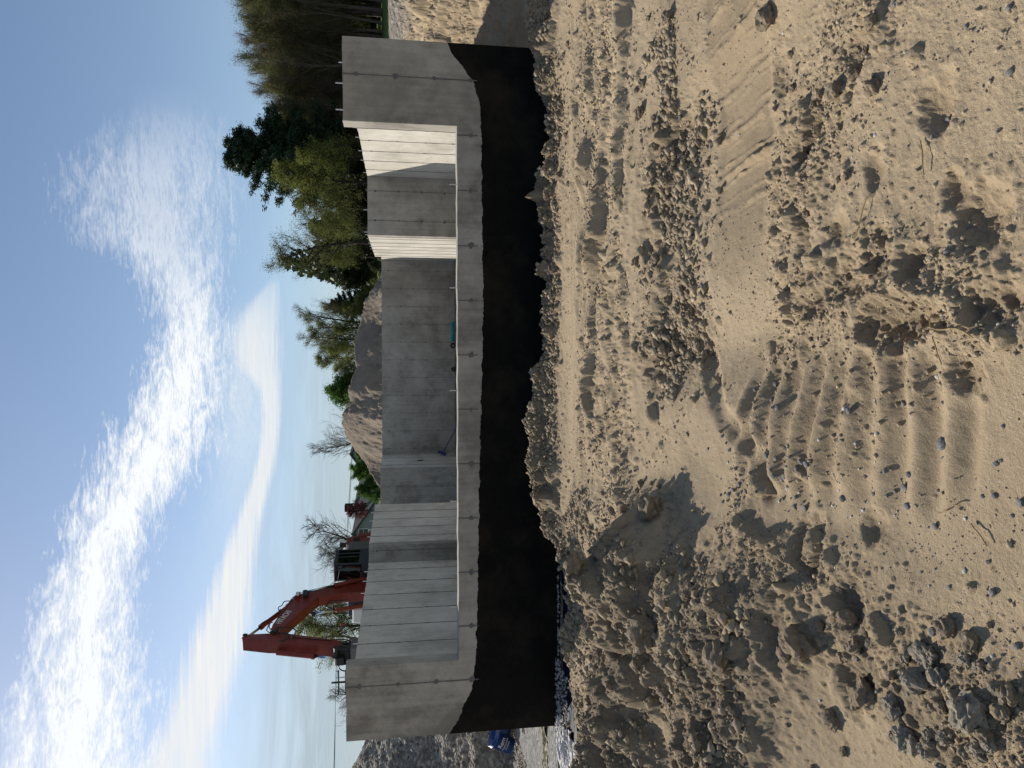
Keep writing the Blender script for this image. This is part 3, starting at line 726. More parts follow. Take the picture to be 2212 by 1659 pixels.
    cabm.box(((cx0+cx1)/2, cy1, zb+.28), (cx1-cx0, .05, .56)); cabm.box((cx1, (cy0+cy1)/2, zb+.22), (.05, cy1-cy0, .44)); cabm.box((cx0, (cy0+cy1)/2, zb+.5), (.05, cy1-cy0, 1.0))
    cab = cabm.build('cab', NAVY, ex, bevel=.015)
    gl = [((cx0+.21, cy1+.002, (ztop+zb)/2+.2), (.34,.008,1.1)), ((cx0+.60, cy1+.002, (ztop+zb)/2+.2), (.30,.008,1.1)), ((cx0+1.16, cy1+.002, (ztop+zb)/2+.2), (.70,.008,1.1)), ((cx1, (cy0+cy1)/2, (ztop+zb)/2+.18), (.008,.84,1.15)), ((cx0, (cy0+cy1)/2, ztop-.5), (.008,.84,.6)), (((cx0+cx1)/2, cy0, (ztop+zb)/2+.2), (cx1-cx0-.1,.008,1.1))]
    for c_, s_ in gl: MB().box(c_, s_).build('window', GLASS, cab)
    seat = MB().box((cx0+.50, .56, zb+.45), (.5,.5,.14)); seat.box((cx0+.30,.56,zb+.80), (.14,.48,.62)); seat.box((cx0+.28,.56,zb+1.22), (.10,.26,.18)); seat.box((cx1-.25,.56,zb+.5), (.12,.3,.5)); seat.box((cx1-.3,.80,zb+.75), (.05,.05,.5))
    seat.build('seat', GREASE, cab, bevel=.03)
    MB().tube([(cx1+.03,cy0+.2,zb+.5),(cx1+.05,cy0+.45,zb+1.1)], .012, 6).build('wiper', HOSE, cab)
    MB().tube([(cx1-.5,cy1+.02,ztop+.10),(cx1+.12,cy1+.02,ztop+.10)], .055, 10).build('roof_lamp', WHITE, cab, True)
    mr = MB().box((cx0-.30, cy1+.16, ztop-.27), (.05,.26,.34), Matrix.Rotation(.3,3,'Z')).build('mirror', GREASE, ex, bevel=.02); MB().tube([(cx0,cy1,ztop-.15),(cx0-.28,cy1+.15,ztop-.15)], .015, 6).build('mirror_arm', GREASE, mr)
    body = MB().box((-2.10, .55, zb+.35), (1.0,.92,1.5)); body.box((-2.1,.55,zb+1.15), (1.0,.8,.16)); body.build('side_box', RUSTY, ex, bevel=.03)
    hood = MB().box((-2.95, -.35, zb+.45), (1.15,2.5,1.45)); hood.prism([(-3.5,zb+1.16),(-3.35,zb+1.38),(-2.6,zb+1.38),(-2.4,zb+1.16)], .88, -1.55); hood = hood.build('engine_hood', ORANGE, ex, bevel=.03)
    for k in range(9): MB().box((-2.62-.08*k, .905, zb+.85), (.035,.02,.34)).build('louvre', GREASE, hood)
    MB().box((-3.65,-.35,zb+.30), (.5,2.6,1.1)).build('counterweight', ORANGE, ex, bevel=.08)
    MB().box((-1.6,-.45,zb-.05), (3.2,2.5,.22)).build('deck', NAVY, ex, bevel=.02)
    tk = MB().box((-.25,-1.35,C(752)-.43), (1.25,.85,.85)).build('fuel_tank', NAVY, ex, bevel=.03)
    MB().box((.55,-1.6,C(762)-.38), (.30,.80,.75)).build('tool_box', WHITE, ex, bevel=.06)
    rl = MB(); zr = C(720)
    for x in (-.5,.35): rl.tube([(x,-1.6,zr-.9),(x,-1.6,zr),(x+.0,-1.0,zr)], .022, 6)
    rl.tube([(-.5,-1.6,zr),(.35,-1.6,zr),(.75,-1.6,zr-.3),(.9,-1.6,zr-.95)], .022, 6); rl.tube([(-.5,-1.6,zr-.4),(.35,-1.6,zr-.4)], .018, 6); rl.build('handrail', HOSE, ex)
    MB().box((.9,-1.9,zr-.55), (.05,.16,.26)).build('marker_lamp', ORANGE, ex, bevel=.01)
    MB().tube([(-1.5,-.4,.95),(-1.5,-.4,zb-.1)], .62, 20).build('slew_ring', GREASE, ex)
    for y in (-1.55,.65):
        oval = [(-1.5+1.55*math.copysign(1, math.cos(a))+.42*math.cos(a), .45+.42*math.sin(a)) for a in np.linspace(0.01,6.27,28)]
        tr = MB().prism(oval, y-.27, y+.27).build('track', GREASE, ex)
        for k in range(24):
            x = -3.05+3.1*k/23
            for z in (.885,.015): MB().box((x,y,z), (.05,.6,.04)).build('track_shoe', RUSTY, tr)
    MB().box((-1.5,-.45,.55), (2.2,1.7,.4)).build('undercarriage', GREASE, ex, bevel=.04)
excavator()

# ------------------------------------------------------------------ trees
BARK = flat('bark', (.095,.075,.06), .9, .35, 6, .2)
BARK_DARK = flat('dark_bark', (.035,.028,.022), .9, .35, 6, .2)
def leaf_mat(name, lo, hi, trans=.35):
    def fn(N):
        rn = N.geo.outputs['Random Per Island']; oi = N.n('ShaderNodeObjectInfo').outputs['Random']
        c = N.ramp(rn, [(0, lo), (1, hi)]); c = N.mix(N.m('MULTIPLY', oi, .3), c, tuple(v*.6 for v in lo))
        N.t.links.new(c, N.b.inputs['Base Color'])
        tl = N.n('ShaderNodeBsdfTranslucent'); N.t.links.new(c, tl.inputs[0])
        mx = N.n('ShaderNodeMixShader', inp={0: trans, 1: N.b.outputs[0], 2: tl.outputs[0]}); N.t.links.new(mx.outputs[0], N.out.inputs[0])
    return material(name, fn, .6, .3)
L_OLIVE = leaf_mat('budding_leaf', (.11,.125,.04), (.25,.26,.08), .5)
L_YELLOW = leaf_mat('spring_leaf', (.10,.12,.025), (.23,.25,.06), .5)
L_BUD = leaf_mat('brown_bud', (.13,.10,.055), (.24,.20,.09), .5)
L_GREEN = leaf_mat('green_leaf', (.04,.10,.015), (.12,.22,.04), .45)
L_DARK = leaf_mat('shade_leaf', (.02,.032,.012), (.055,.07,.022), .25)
L_PINE = leaf_mat('pine_needle', (.012,.030,.015), (.040,.075,.032), .2)
L_RED = leaf_mat('red_leaf', (.06,.012,.018), (.16,.04,.045), .4)

def tubes(A, B, ra, rb, n=3):
    """vectorised cones between points"""
    A = np.asarray(A, float); B = np.asarray(B, float); ra = np.asarray(ra); rb = np.asarray(rb)
    d = B-A; d /= np.linalg.norm(d, axis=1)[:,None]+1e-9
    ref = np.where(np.abs(d[:,2:3]) > .9, np.array([[1.,0,0]]), np.array([[0,0,1.]]))
    u = np.cross(d, ref); u /= np.linalg.norm(u, axis=1)[:,None]; w = np.cross(d, u)
    ang = np.arange(n)*2*np.pi/n
    ring = u[:,None,:]*np.cos(ang)[None,:,None]+w[:,None,:]*np.sin(ang)[None,:,None]
    V = np.concatenate([A[:,None]+ring*ra[:,None,None], B[:,None]+ring*rb[:,None,None]], 1).reshape(-1,3)
    k = np.arange(n); f = np.stack([k, (k+1)%n, n+(k+1)%n, n+k], 1)
    F = (f[None]+(np.arange(len(A))*2*n)[:,None,None]).reshape(-1,4)
    return V, F
def leaves(pts, size, r, n_each=1, spread=.2, thin=.55):
    pts = np.repeat(np.asarray(pts), n_each, 0); n = len(pts); pts = pts+r.normal(0, spread, (n,3))
    a = r.normal(0,1,(n,3)); a /= np.linalg.norm(a,axis=1)[:,None]; b = np.cross(a, r.normal(0,1,(n,3))); b /= np.linalg.norm(b,axis=1)[:,None]
    s = (size*r.uniform(.6,1.4,n))[:,None]
    V = np.stack([pts-a*s, pts+b*s*thin, pts+a*s, pts-b*s*thin], 1).reshape(-1,3)
    return V, np.arange(4*n).reshape(-1,4)
def grow(seed, H, trunk_r, trunk_h, limbs, sub, twig, up, spread, curve=.25, lean=0.0, multi=1):
    """returns thick segments and fine twigs of one broadleaf tree"""
    r = random.Random(seed); thick, fine, tips = [], [], []
    def path(p, d, L, r_0, r_1, steps, lift, wig, out):
        pts = [p.copy()]
        for i in range(steps):
            d = (d+Vector((r.gauss(0,wig), r.gauss(0,wig), r.gauss(0,wig)+lift))).normalized()
            q = p+d*(L/steps); a, b = i/steps, (i+1)/steps
            out.append((p.copy(), q.copy(), r_0+(r_1-r_0)*a, r_0+(r_1-r_0)*b)); p = q; pts.append(p.copy())
        return pts, d
    for m in range(multi):
        base = Vector((r.gauss(0,.25)*(multi > 1), r.gauss(0,.25)*(multi > 1), -.3))
        d0 = Vector((r.gauss(0,.06+.12*(multi > 1))+lean, r.gauss(0,.06+.12*(multi > 1)), 1)).normalized()
        tp, td = path(base, d0, H*.93, trunk_r, trunk_r*.12, 12, .03, .05, thick)
        for k in range(limbs):
            t = trunk_h+(1-trunk_h)*(k+r.random())/limbs; i = min(int(t*12), 11); p = tp[i].lerp(tp[i+1], t*12-i)
            az = k*2.4+r.random()*1.2; L = spread*H*(1-.72*max(0,(t-trunk_h))/(1-trunk_h))*r.uniform(.7,1.15)
            d = Vector((math.cos(az), math.sin(az), up*r.uniform(.7,1.3))).normalized()
            lp, ld = path(p, d, L, trunk_r*.42*(1.15-t), .012, 6, curve*.3, .12, thick)
            for s in range(sub):
                t2 = .25+.75*(s+r.random())/sub; j = min(int(t2*6), 5); p2 = lp[j].lerp(lp[j+1], t2*6-j)
                d2 = (ld+Vector((r.gauss(0,.75), r.gauss(0,.75), r.gauss(.1,.5)))).normalized()
                sp_, sdr = path(p2, d2, L*.45*r.uniform(.5,1.1), .016, .006, 4, curve*.35, .16, fine)
                for w in range(twig):
                    j = r.randrange(1, 5); d3 = (sdr+Vector((r.gauss(0,.6), r.gauss(0,.6), r.gauss(.15,.45)))).normalized()
                    wp_, _ = path(sp_[j], d3, L*.2*r.uniform(.5,1.2)+.15, .0065, .003, 2, curve*.4, .15, fine)
                    tips.append(wp_[1]); tips.append(wp_[2])
    return thick, fine, tips
class Kind: pass
def make_kind(name, args, leaf, lsize, lnum, bark, lspread=.12, scale_tip=1.0, seed=1):
    K = Kind(); th, fi, tips = grow(**args); r = np.random.default_rng(seed); K.H = args['H']
    V, F = tubes([s[0] for s in th], [s[1] for s in th], [s[2] for s in th], [s[3] for s in th], 6); K.trunk = mesh_arrays('trunk', V, F, bark, True)
    V1, F1 = tubes([s[0] for s in fi], [s[1] for s in fi], [s[2] for s in fi], [s[3] for s in fi], 3)
    K.branches = mesh_arrays('branches', V1, F1, bark)
    K.leaf = None
    if leaf:
        T = np.array([tuple(t) for t in tips]); V2, F2 = leaves(T, lsize, r, lnum, lspread)
        K.leaf = mesh_arrays('foliage', V2, F2, leaf)
    z = [t.z for t in tips]; K.top = max(z) if z else K.H
    print(name, len(F)+len(F1), 'quads')
    return K
def make_pine(seed, H=12):
    K = Kind(); r = random.Random(seed); th, pts = [], []
    for i in range(12): th.append((Vector((0,0,H*i/12)), Vector((0,0,H*(i+1)/12)), .24*(1-i/12.5), .24*(1-(i+1)/12.5)))
    z = H*.22
    while z < H*.985:
        f = (z/H-.2)/.8; L0 = H*.23*(1-f)**.6*(.75+.5*math.sin(f*3))+.25
        for k in range(r.randint(4,6)):
            az = r.random()*6.28; L = L0*r.uniform(.55,1.2); p = Vector((0,0,z)); d = Vector((math.cos(az), math.sin(az), r.uniform(.05,.45)))
            for s in range(5):
                q = p+d*(L/5); th.append((p, q, .05*(1-s/5.5), .05*(1-(s+1)/5.5))); d.z += .06; 
                for w in range(5 if s > 0 else 1):
                    e = q+Vector((r.gauss(0,.22), r.gauss(0,.22), r.gauss(.06,.12)))*(L*.45); th.append((q, e, .012, .006)); pts += [q.lerp(e, .5), e, e+Vector((0,0,.06))]
                p = q
        z += r.uniform(.26,.5)
    V, F = tubes([s[0] for s in th], [s[1] for s in th], [s[2] for s in th], [s[3] for s in th], 4); K.trunk = mesh_arrays('trunk', V, F, BARK_DARK)
    V2, F2 = leaves(np.array([tuple(p) for p in pts]), .15, np.random.default_rng(seed), 9, .13, .22); K.leaf = mesh_arrays('needles', V2, F2, L_PINE); K.branches = None; K.top = H; print('pine', len(F2))
    return K
BR = dict(H=11, trunk_r=.16, trunk_h=.16, limbs=30, sub=10, twig=9, up=2.3, spread=.34, curve=.55)
KS = {
 'brush': make_kind('brush', dict(seed=1, **BR), L_BUD, .024, 3, BARK, .22, seed=1),
 'brush2': make_kind('brush2', dict(seed=2, multi=2, **dict(BR, limbs=15)), L_OLIVE, .030, 4, BARK, .22, seed=2),
 'open': make_kind('open', dict(seed=3, H=10, trunk_r=.17, trunk_h=.22, limbs=18, sub=9, twig=7, up=1.0, spread=.40, curve=.35), L_OLIVE, .036, 4, BARK_DARK, .14, seed=3),
 'spring': make_kind('spring', dict(seed=4, H=9, trunk_r=.13, trunk_h=.2, limbs=20, sub=8, twig=5, up=.8, spread=.36, curve=.3), L_YELLOW, .060, 5, BARK_DARK, .16, seed=4),
 'bare': make_kind('bare', dict(seed=5, H=8, trunk_r=.12, trunk_h=.12, limbs=26, sub=9, twig=6, up=1.5, spread=.46, curve=.35), None, 0, 0, BARK, seed=5),
 'olive': make_kind('olive', dict(seed=6, H=9, trunk_r=.14, trunk_h=.12, limbs=22, sub=9, twig=5, up=.7, spread=.36, curve=.3), L_OLIVE, .055, 6, BARK_DARK, .16, seed=6),
 'bush': make_kind('bush', dict(seed=7, H=5, trunk_r=.09, trunk_h=.04, limbs=26, sub=9, twig=6, up=.45, spread=.50, curve=.2), L_GREEN, .065, 8, BARK_DARK, .14, seed=7),
 'red': make_kind('red', dict(seed=8, H=5, trunk_r=.09, trunk_h=.2, limbs=14, sub=6, twig=4, up=.7, spread=.42, curve=.3), L_RED, .09, 4, BARK_DARK, .14, seed=8),
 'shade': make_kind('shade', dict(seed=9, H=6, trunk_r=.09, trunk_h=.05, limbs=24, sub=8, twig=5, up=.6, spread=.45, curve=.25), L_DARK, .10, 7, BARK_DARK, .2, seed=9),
 'pine': make_pine(5), 'pine2': make_pine(9),
}
def tree(kind, u, vtop, Y, label, name='tree', group=None, wid=1.0, rz=None, cat='tree', dark=False):
    K = KS[kind]; p = at_y(u, vtop, Y); g = zt(p.x, Y); s = (p.z-g)/K.top
    t = empty(name, (p.x, Y, g), random.uniform(0,6.28) if rz is None else rz); t.scale = (s*wid, s*wid, s); tag(t, label, cat, group)
    link_mesh('trunk', K.trunk, t)
    if K.branches: link_mesh('branches', K.branches, t)
    if K.leaf: link_mesh('foliage', K.leaf, t)
    return t
G = 'trees of the wood behind the right walls'
# the wood, front row read from the photograph (u, top v)
for u, v, Y, k, w, lab, nm in [
    (1330,492,46,'pine',1.25,'tall dark pine rising above the lit right wall','pine_tree'),
    (1395,600,50,'pine2',1.0,'smaller dark pine beside the tall one, toward the bare trees','pine_tree'),
    (1275,590,43,'spring',1.1,'yellow green spring tree in front of the tall pine','tree'),
    (1330,640,41,'spring',1.0,'low yellow green tree right behind the sunlit wall','tree'),
    (1215,640,45,'olive',1.0,'olive budding tree left of the tall pine','tree'),
    (1140,560,44,'open',1.3,'spreading open tree with pale new leaves at the left end of the wood','tree'),
    (1170,665,41,'spring',.9,'bushy yellow green tree under the spreading open tree','tree'),
    (1105,690,47,'spring',.9,'leftmost low yellow green tree of the wood','tree'),
    (1430,560,48,'open',1.0,'thin crowned tree between the pines and the bare trees','tree'),
    (1412,600,46,'brush2',1.1,'olive budding tree joining the dark pines to the bare trees','tree'),
    (1438,575,47,'open',1.1,'thin tree with pale buds between the pines and the twiggy trees','tree'),
    (1475,528,47,'brush',1.05,'reddish twiggy bare tree above the right stub wall','tree'),
    (1530,512,46,'brush2',1.1,'budding many stemmed tree above the right corner of the wall','tree'),
    (1590,500,47,'brush',1.15,'tall twiggy bare tree just right of the foundation corner','tree'),
    (1650,490,46,'brush2',1.2,'tall budding tree at the right edge of the wood in view','tree')]:
    tree(k, u, v, Y, lab, nm, wid=w)
r_ = random.Random(5)
for i in range(30):
    u = 1400+13*i+r_.uniform(-6,6); tree(r_.choice(['brush','brush2']), u, np.interp(u, [1400,1450,1500,1560,1659,1800], [600,552,526,510,490,480])+r_.uniform(0,30)+(i%3)*16, r_.uniform(45,50), 'twiggy tree in the near row of the wood behind the right stub wall', group='near row of twiggy trees', wid=r_.uniform(.8,1.05))
for i in range(34):
    u = 1110+22*i*.98+r_.uniform(-8,8); top = np.interp(u, [1100,1180,1240,1300,1380,1420,1500,1560,1700,1900], [720,660,610,560,600,600,550,530,510,500])+r_.uniform(5,60)
    k = r_.choice(['brush','brush2','open','olive','brush']); tree(k, u, top, r_.uniform(50,62), 'twiggy tree standing deeper in the wood on the right', group=G, wid=r_.uniform(.9,1.2))
for i in range(26):
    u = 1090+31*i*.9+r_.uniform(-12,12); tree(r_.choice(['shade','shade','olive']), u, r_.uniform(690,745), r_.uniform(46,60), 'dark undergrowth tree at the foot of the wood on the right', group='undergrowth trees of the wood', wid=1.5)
# far dark mass of the wood
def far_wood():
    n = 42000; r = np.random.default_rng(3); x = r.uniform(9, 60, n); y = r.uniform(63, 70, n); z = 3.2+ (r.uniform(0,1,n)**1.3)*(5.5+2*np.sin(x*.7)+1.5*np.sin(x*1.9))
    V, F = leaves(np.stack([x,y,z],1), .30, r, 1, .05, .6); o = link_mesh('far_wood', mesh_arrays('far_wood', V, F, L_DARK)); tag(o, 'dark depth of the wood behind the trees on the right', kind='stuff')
far_wood()
# middle group behind the sand pile
for u, v, Y, k, w, lab, nm in [
    (1060,775,60,'spring',1.3,'low green tree behind the right end of the back wall','tree'),
    (1085,795,44,'shade',1.4,'low dark bush at the left end of the wood above the lit wall','bush'),
    (1050,800,46,'spring',1.4,'low yellow green bush above the right end of the back wall','bush'),
    (860,720,50,'olive',1.2,'dense olive tree rising behind the dip of the sand pile','tree'),
    (985,690,53,'brush2',1.1,'budding tree with upright twigs between conifer and open tree','tree'),
    (1025,765,62,'pine2',1.0,'small pointed conifer behind the right end of the sand pile','conifer'),
    (1000,712,56,'pine',1.2,'dark conifer behind the right half of the sand pile','conifer'),
    (962,628,55,'open',1.1,'tall twiggy tree rising over the conifer behind the sand pile','tree'),
    (930,645,54,'open',1.3,'open olive tree behind the middle of the sand pile','tree'),
    (885,680,55,'olive',1.4,'rounded olive tree behind the sand pile, left of the open tree','tree'),
    (912,705,52,'spring',1.1,'yellow green tree low behind the middle of the sand pile','tree'),
    (950,720,52,'olive',1.2,'dense olive tree low behind the sand pile, next to the conifer','tree'),
    (840,735,50,'olive',1.5,'low olive tree behind the saddle of the sand pile','tree'),
    (905,668,57,'open',1.5,'wide open crowned tree in the middle of the group behind the sand pile','tree'),
    (955,665,56,'open',1.4,'wide tree with dark limbs right of the open olive tree','tree'),
    (1000,740,51,'olive',1.5,'broad dark olive bush behind the right shoulder of the sand pile','bush'),
    (1035,785,50,'spring',1.6,'low spreading green bush at the right foot of the sand pile','bush'),
    (812,702,50,'bush',1.0,'small bright green tree behind the left shoulder of the sand pile','tree'),
    (705,655,48,'bare',1.0,'lone leafless tree behind the left slope of the sand pile','bare_tree'),
    (640,756,42,'bush',1.0,'large rounded green bush left of the sand pile','bush'),
    (600,768,42,'bush',.9,'rounded bright green bush nearest the grey house','bush'),
    (672,768,46,'bush',.8,'green bush partly hidden by the foot of the sand pile','bush'),
    (556,748,64,'red',1.0,'small red leaved tree behind the dark chimney','tree'),
    (462,650,50,'bare',1.7,'wide leafless tree behind the excavator cab','bare_tree'),
    (425,675,52,'bare',1.5,'second leafless tree behind the boom, shorter than its neighbour','bare_tree'),
    (300,636,44,'olive',1.4,'leafy tree framed between the excavator boom and arm','tree'),
    (268,650,45,'open',1.5,'leafy tree showing left of the excavator arm','tree'),
    (345,690,46,'spring',.9,'light green tree low behind the boom','tree'),
    (148,706,60,'bare',1.6,'small leafless tree by the utility pole','bare_tree')]:
    tree(k, u, v, Y, lab, nm, wid=w)

# ------------------------------------------------------------------ houses, pole, wires
SIDING = flat('grey_siding', (.30,.33,.31), .8, .08, 2, .2)
ROOF = flat('dark_shingle', (.06,.065,.07), .9, .3, 8, .2)
ROOF2 = flat('grey_shingle', (.16,.165,.17), .9, .3, 8, .2)
BRICK = flat('dark_brick', (.035,.02,.017), .9, .3, 12, .2)
TRIM = flat('white_trim', (.6,.6,.58), .6, .05, 4, .3)
PANE = flat('dark_pane', (.01,.012,.015), .1, .1, 4, .5)
def house(u, v, Y, half, depth, label, rise=.70, chim=None):
    p = at_y(u, v, Y); g = zt(p.x, Y); h = empty('house', (p.x, Y, g), R(-8)); ap = p.z-g; eh = ap-half*rise; tag(h, label, 'house')
    MB().prism([(-half,0),(half,0),(half,eh),(0,ap-.05),(-half,eh)], 0, depth).build('wall', SIDING, h)
    k = 0
    for i in range(int(ap/.22)):
        z = .2+.22*i; w = half if z < eh else half*(ap-z)/(ap-eh)
        if w > .3: MB().box((0,-.012,z), (2*w-.1,.02,.02)).build('siding_board', SIDING, h)
    for s in (-1,1):
        o = .45; rf = MB().add([(0,-o,ap+.1),(0,depth+o,ap+.1),(s*(half+o),depth+o,eh-o*rise+.1),(s*(half+o),-o,eh-o*rise+.1),(0,-o,ap-.12),(0,depth+o,ap-.12),(s*(half+o),depth+o,eh-o*rise-.1),(s*(half+o),-o,eh-o*rise-.1)],
            [(0,1,2,3),(4,7,6,5),(0,3,7,4),(1,5,6,2),(3,2,6,7),(0,4,5,1)]).build('roof', ROOF, h)
    w = MB().box((0,-.03,ap-1.0), (.95,.08,1.0)).build('window', TRIM, h)
    for sx in (-.21,.21):
        for sz in (-.22,.22): MB().box((sx,-.075,ap-1.0+sz), (.34,.02,.38)).build('pane', PANE, w)
    w = MB().box((.2,-.03,ap-3.1), (1.2,.08,1.0)).build('window', TRIM, h); MB().box((.2,-.075,ap-3.1), (1.0,.02,.8)).build('pane', PANE, w)
    if chim: MB().box((chim,2.5,ap-.3), (.62,.8,2.4)).build('chimney', BRICK, h)
    return h
house(507, 762, 70, 5.5, 9, 'grey green gabled house with dark chimney behind the excavator hood', .67, 1.75)
house(679, 757, 85, 4.0, 9, 'distant grey house whose roof tip shows over the sand pile')
h2 = house(575, 768, 84, 4.5, 10, 'far house with pale roof behind the chimney of the grey house', .5)
pl = at_y(184, 716, 80); pb = zt(pl.x, 80); po = empty('utility_pole', (pl.x,80,pb)); tag(po, 'wooden utility pole with crossarms left of the excavator', 'utility pole')
hp = pl.z-pb; MB().tube([(0,0,0),(0,0,hp)], [.16,.11], 8).build('pole', BARK, po)
for z in (.75,1.5): MB().box((0,0,hp-z), (2.6,.12,.14)).build('crossarm', BARK, po)
for x in (-1.2,-.5,.5,1.2): MB().tube([(x,0,hp-.68),(x,0,hp-.45)], .05, 6).build('insulator', TRIM, po)
for j, (x, dz) in enumerate([(-1.2,-.45),(-.5,-.45),(.5,-.45),(1.2,-.45)]):
    a = Vector((pl.x+x, 80, pb+hp+dz)); b = a+Vector((-62,-26,1.5-j*.5)); c_ = a+Vector((45,40,0)); mb = MB()
    for q, e in ((a,b),(a,c_)): mb.tube([q.lerp(e,t)-Vector((0,0,5.0*t*(1-t)*.35)) for t in np.linspace(0,1,14)], .013, 4)
    tag(mb.build('power_line', BARK_DARK), 'thin sagging power line hung from the utility pole', 'cable', 'power lines on the utility pole')

# ------------------------------------------------------------------ piles
def c3(X_, Y__): return 1659-(900+Y__/1.508)*.54, (1100+X_/1.508)*.54
RID = [c3(*q) for q in [(700,120),(640,300),(600,370),(548,445),(527,520),(500,610),(470,700),(480,790),(492,860),(465,940),(445,1000),(460,1060),(412,1130),(405,1200),(415,1260),(470,1350),(530,1430),(570,1500),(635,1590),(720,1700)]]
def pile_fn(N):
    a = N.noise(N.pos, .8, 6, .7); b = N.noise(N.pos, 12, 5, .7)
    mk = N.n('ShaderNodeSeparateXYZ', inp={0: N.pos}).outputs[0]
    f = N.m('ADD', N.m('MULTIPLY', a, .6), N.m('MULTIPLY', b, .4))
    N.t.links.new(N.ramp(f, [(.3, (.15,.115,.085)), (.5, (.25,.20,.15)), (.7, (.36,.295,.22))]), N.b.inputs['Base Color']); bump(N, b, .9, .06)
PILE = material('piled_sand', pile_fn, .95, .2)
def sand_pile():
    Y = 33.0; P3 = sorted([(at_y(u, v, Y).x, at_y(u, v, Y).z) for u, v in RID]); xs = [p[0] for p in P3]; zs = [p[1] for p in P3]
    nx, ny = 420, 160; x = np.linspace(xs[0]-.6, xs[-1]+.6, nx); y = np.linspace(28.2, 39.5, ny); X2, Y2 = np.meshgrid(x, y); xx, yy = X2.ravel(), Y2.ravel()
    H = np.interp(xx, xs, zs, left=1, right=1); ry = Y+.9*fbm(xx, xx*0, .35, 2, 301)
    lump = .5*fbm(xx, yy, .35, 3, 302)
    sl = .80+.2*np.sin(xx*.9)+.15*fbm(xx,yy*0,.6,2,303)
    z = np.where(yy < ry, H-(ry-yy)*sl*.95, H-(yy-ry)*.75)
    q = np.clip(np.abs(yy-ry)/2.5, 0, 1); z = z+q*lump*1.6+.22*q*np.abs(fbm(xx*1.3, yy*.6, 1.1, 4, 304))*2-.12*q
    z = z+.09*fbm(xx, yy, 3, 5, 305, .65)+.10*q*np.abs(fbm(xx*2.2, yy*.7, 2.1, 4, 307, .6))+.12*clods(xx, yy, .6, .5*sstep(-1,-3,xx+0*yy)+.1, 306)
    # spill tongues down the face
    z = np.maximum(z, H*0+.5)
    V = np.stack([xx,yy,z],1); i = (np.arange(ny-1)[:,None]*nx+np.arange(nx-1)[None,:]).ravel(); F = np.stack([i,i+1,i+nx+1,i+nx],1)
    tag(link_mesh('sand_pile', mesh_arrays('sand_pile', V, F, PILE, True)), 'long lumpy heap of excavated sand behind the back wall', 'pile')
sand_pile()
def gpile_fn(N):
    v = N.n('ShaderNodeTexVoronoi', inp={'Vector': N.pos, 'Scale': 16.0}); cc = N.n('ShaderNodeSeparateColor', inp={0: v.outputs['Color']}).outputs[0]
    c = N.ramp(cc, [(0, (.10,.085,.066)), (.6, (.22,.192,.155)), (1, (.36,.325,.27))]); N.t.links.new(c, N.b.inputs['Base Color']); bump(N, N.m('SUBTRACT', 1.0, v.outputs[0]), 1, .03)
GP = material('gravel_heap', gpile_fn)
def gravel_pile():
    nx = ny = 260; cx, cy = -9.3, 16.2; x = np.linspace(cx-6.5, cx+6.2, nx); y = np.linspace(cy-6, cy+6, ny); X2, Y2 = np.meshgrid(x, y); xx, yy = X2.ravel(), Y2.ravel()
    q = np.hypot((xx-cx)/5.6, (yy-cy)/4.6)+.06*fbm(xx,yy,.5,3,401)
    top = 3.02; g = -.35; z = g+(top-g)*np.clip(1.03-q,0,1)**.85; z = np.minimum(z, 2.92+.06*fbm(xx,yy,1.2,3,402)) + .07*fbm(xx,yy,3,4,403)+.05*fbm(xx,yy,11,3,404)
    V = np.stack([xx,yy,z],1); i = (np.arange(ny-1)[:,None]*nx+np.arange(nx-1)[None,:]).ravel(); F = np.stack([i,i+1,i+nx+1,i+nx],1)
    tag(link_mesh('gravel_pile', mesh_arrays('gravel_pile', V, F, GP, True)), 'dark grey heap of coarse gravel left of the foundation', 'pile')
gravel_pile()
n = 9000; px = rng.uniform(-7.5,-4.1,n); py = rng.uniform(8.0,13.5,n); pz = terrain(px, py)[0]
tag(cloud_of_stones('loose_gravel', np.stack([px,py,pz],1), rng.uniform(.012,.045,n), GRAVEL, 5), 'wet loose gravel on the ground left of the foundation', kind='stuff')

# ------------------------------------------------------------------ sheets, pails
def sheet(name, cx, cy, w, d, rz, mat, label, cat, amp=.035, fold=9, seed=1, zoff=.03, zabs=None):
    nx, ny = 150, 150; a = np.linspace(-.5,.5,nx); A, B = np.meshgrid(a, a); A = A.ravel(); B = B.ravel(); c, s = math.cos(rz), math.sin(rz)
    ex = w*(1+.10*fbm(B*3, B*0, 1, 3, seed)); lx = A*ex+.05*fbm(A*4,B*4,1,3,seed+1); ly = B*d*(1+.12*fbm(A*3, A*0, 1, 3, seed+2))+.05*fbm(A*4,B*4,1,3,seed+3)
    x = cx+lx*c-ly*s; y = cy+lx*s+ly*c
    z = (terrain(x, y)[0] if zabs is None else zabs+.02*fbm(x,y,2,2,seed+9))+zoff+amp*np.abs(fbm(lx*1.3+ly*.6, ly*fold, 1.2, 4, seed+4, .6))*2+amp*.7*fbm(lx*3, ly*3, 1, 4, seed+5)
    V = np.stack([x,y,z],1); i = (np.arange(ny-1)[:,None]*nx+np.arange(nx-1)[None,:]).ravel(); F = np.stack([i,i+1,i+nx+1,i+nx],1)
    return tag(link_mesh(name, mesh_arrays(name, V, F, mat, True)), label, cat)
FABRIC = flat('pale_filter_fabric', (.46,.44,.43), .6, .15, 4, .3)
YEL = flat('muddy_fabric', (.27,.24,.15), .7, .35, 5, .3)
DNAVY = flat('dark_plastic', (.005,.008,.024), .6, .4, 4, .15)
sheet('fabric_sheet', -4.75, 7.55, 1.9, .62, .12, FABRIC, 'pale wrinkled sheet lying on the ground left of the wall corner', 'sheet', seed=21)
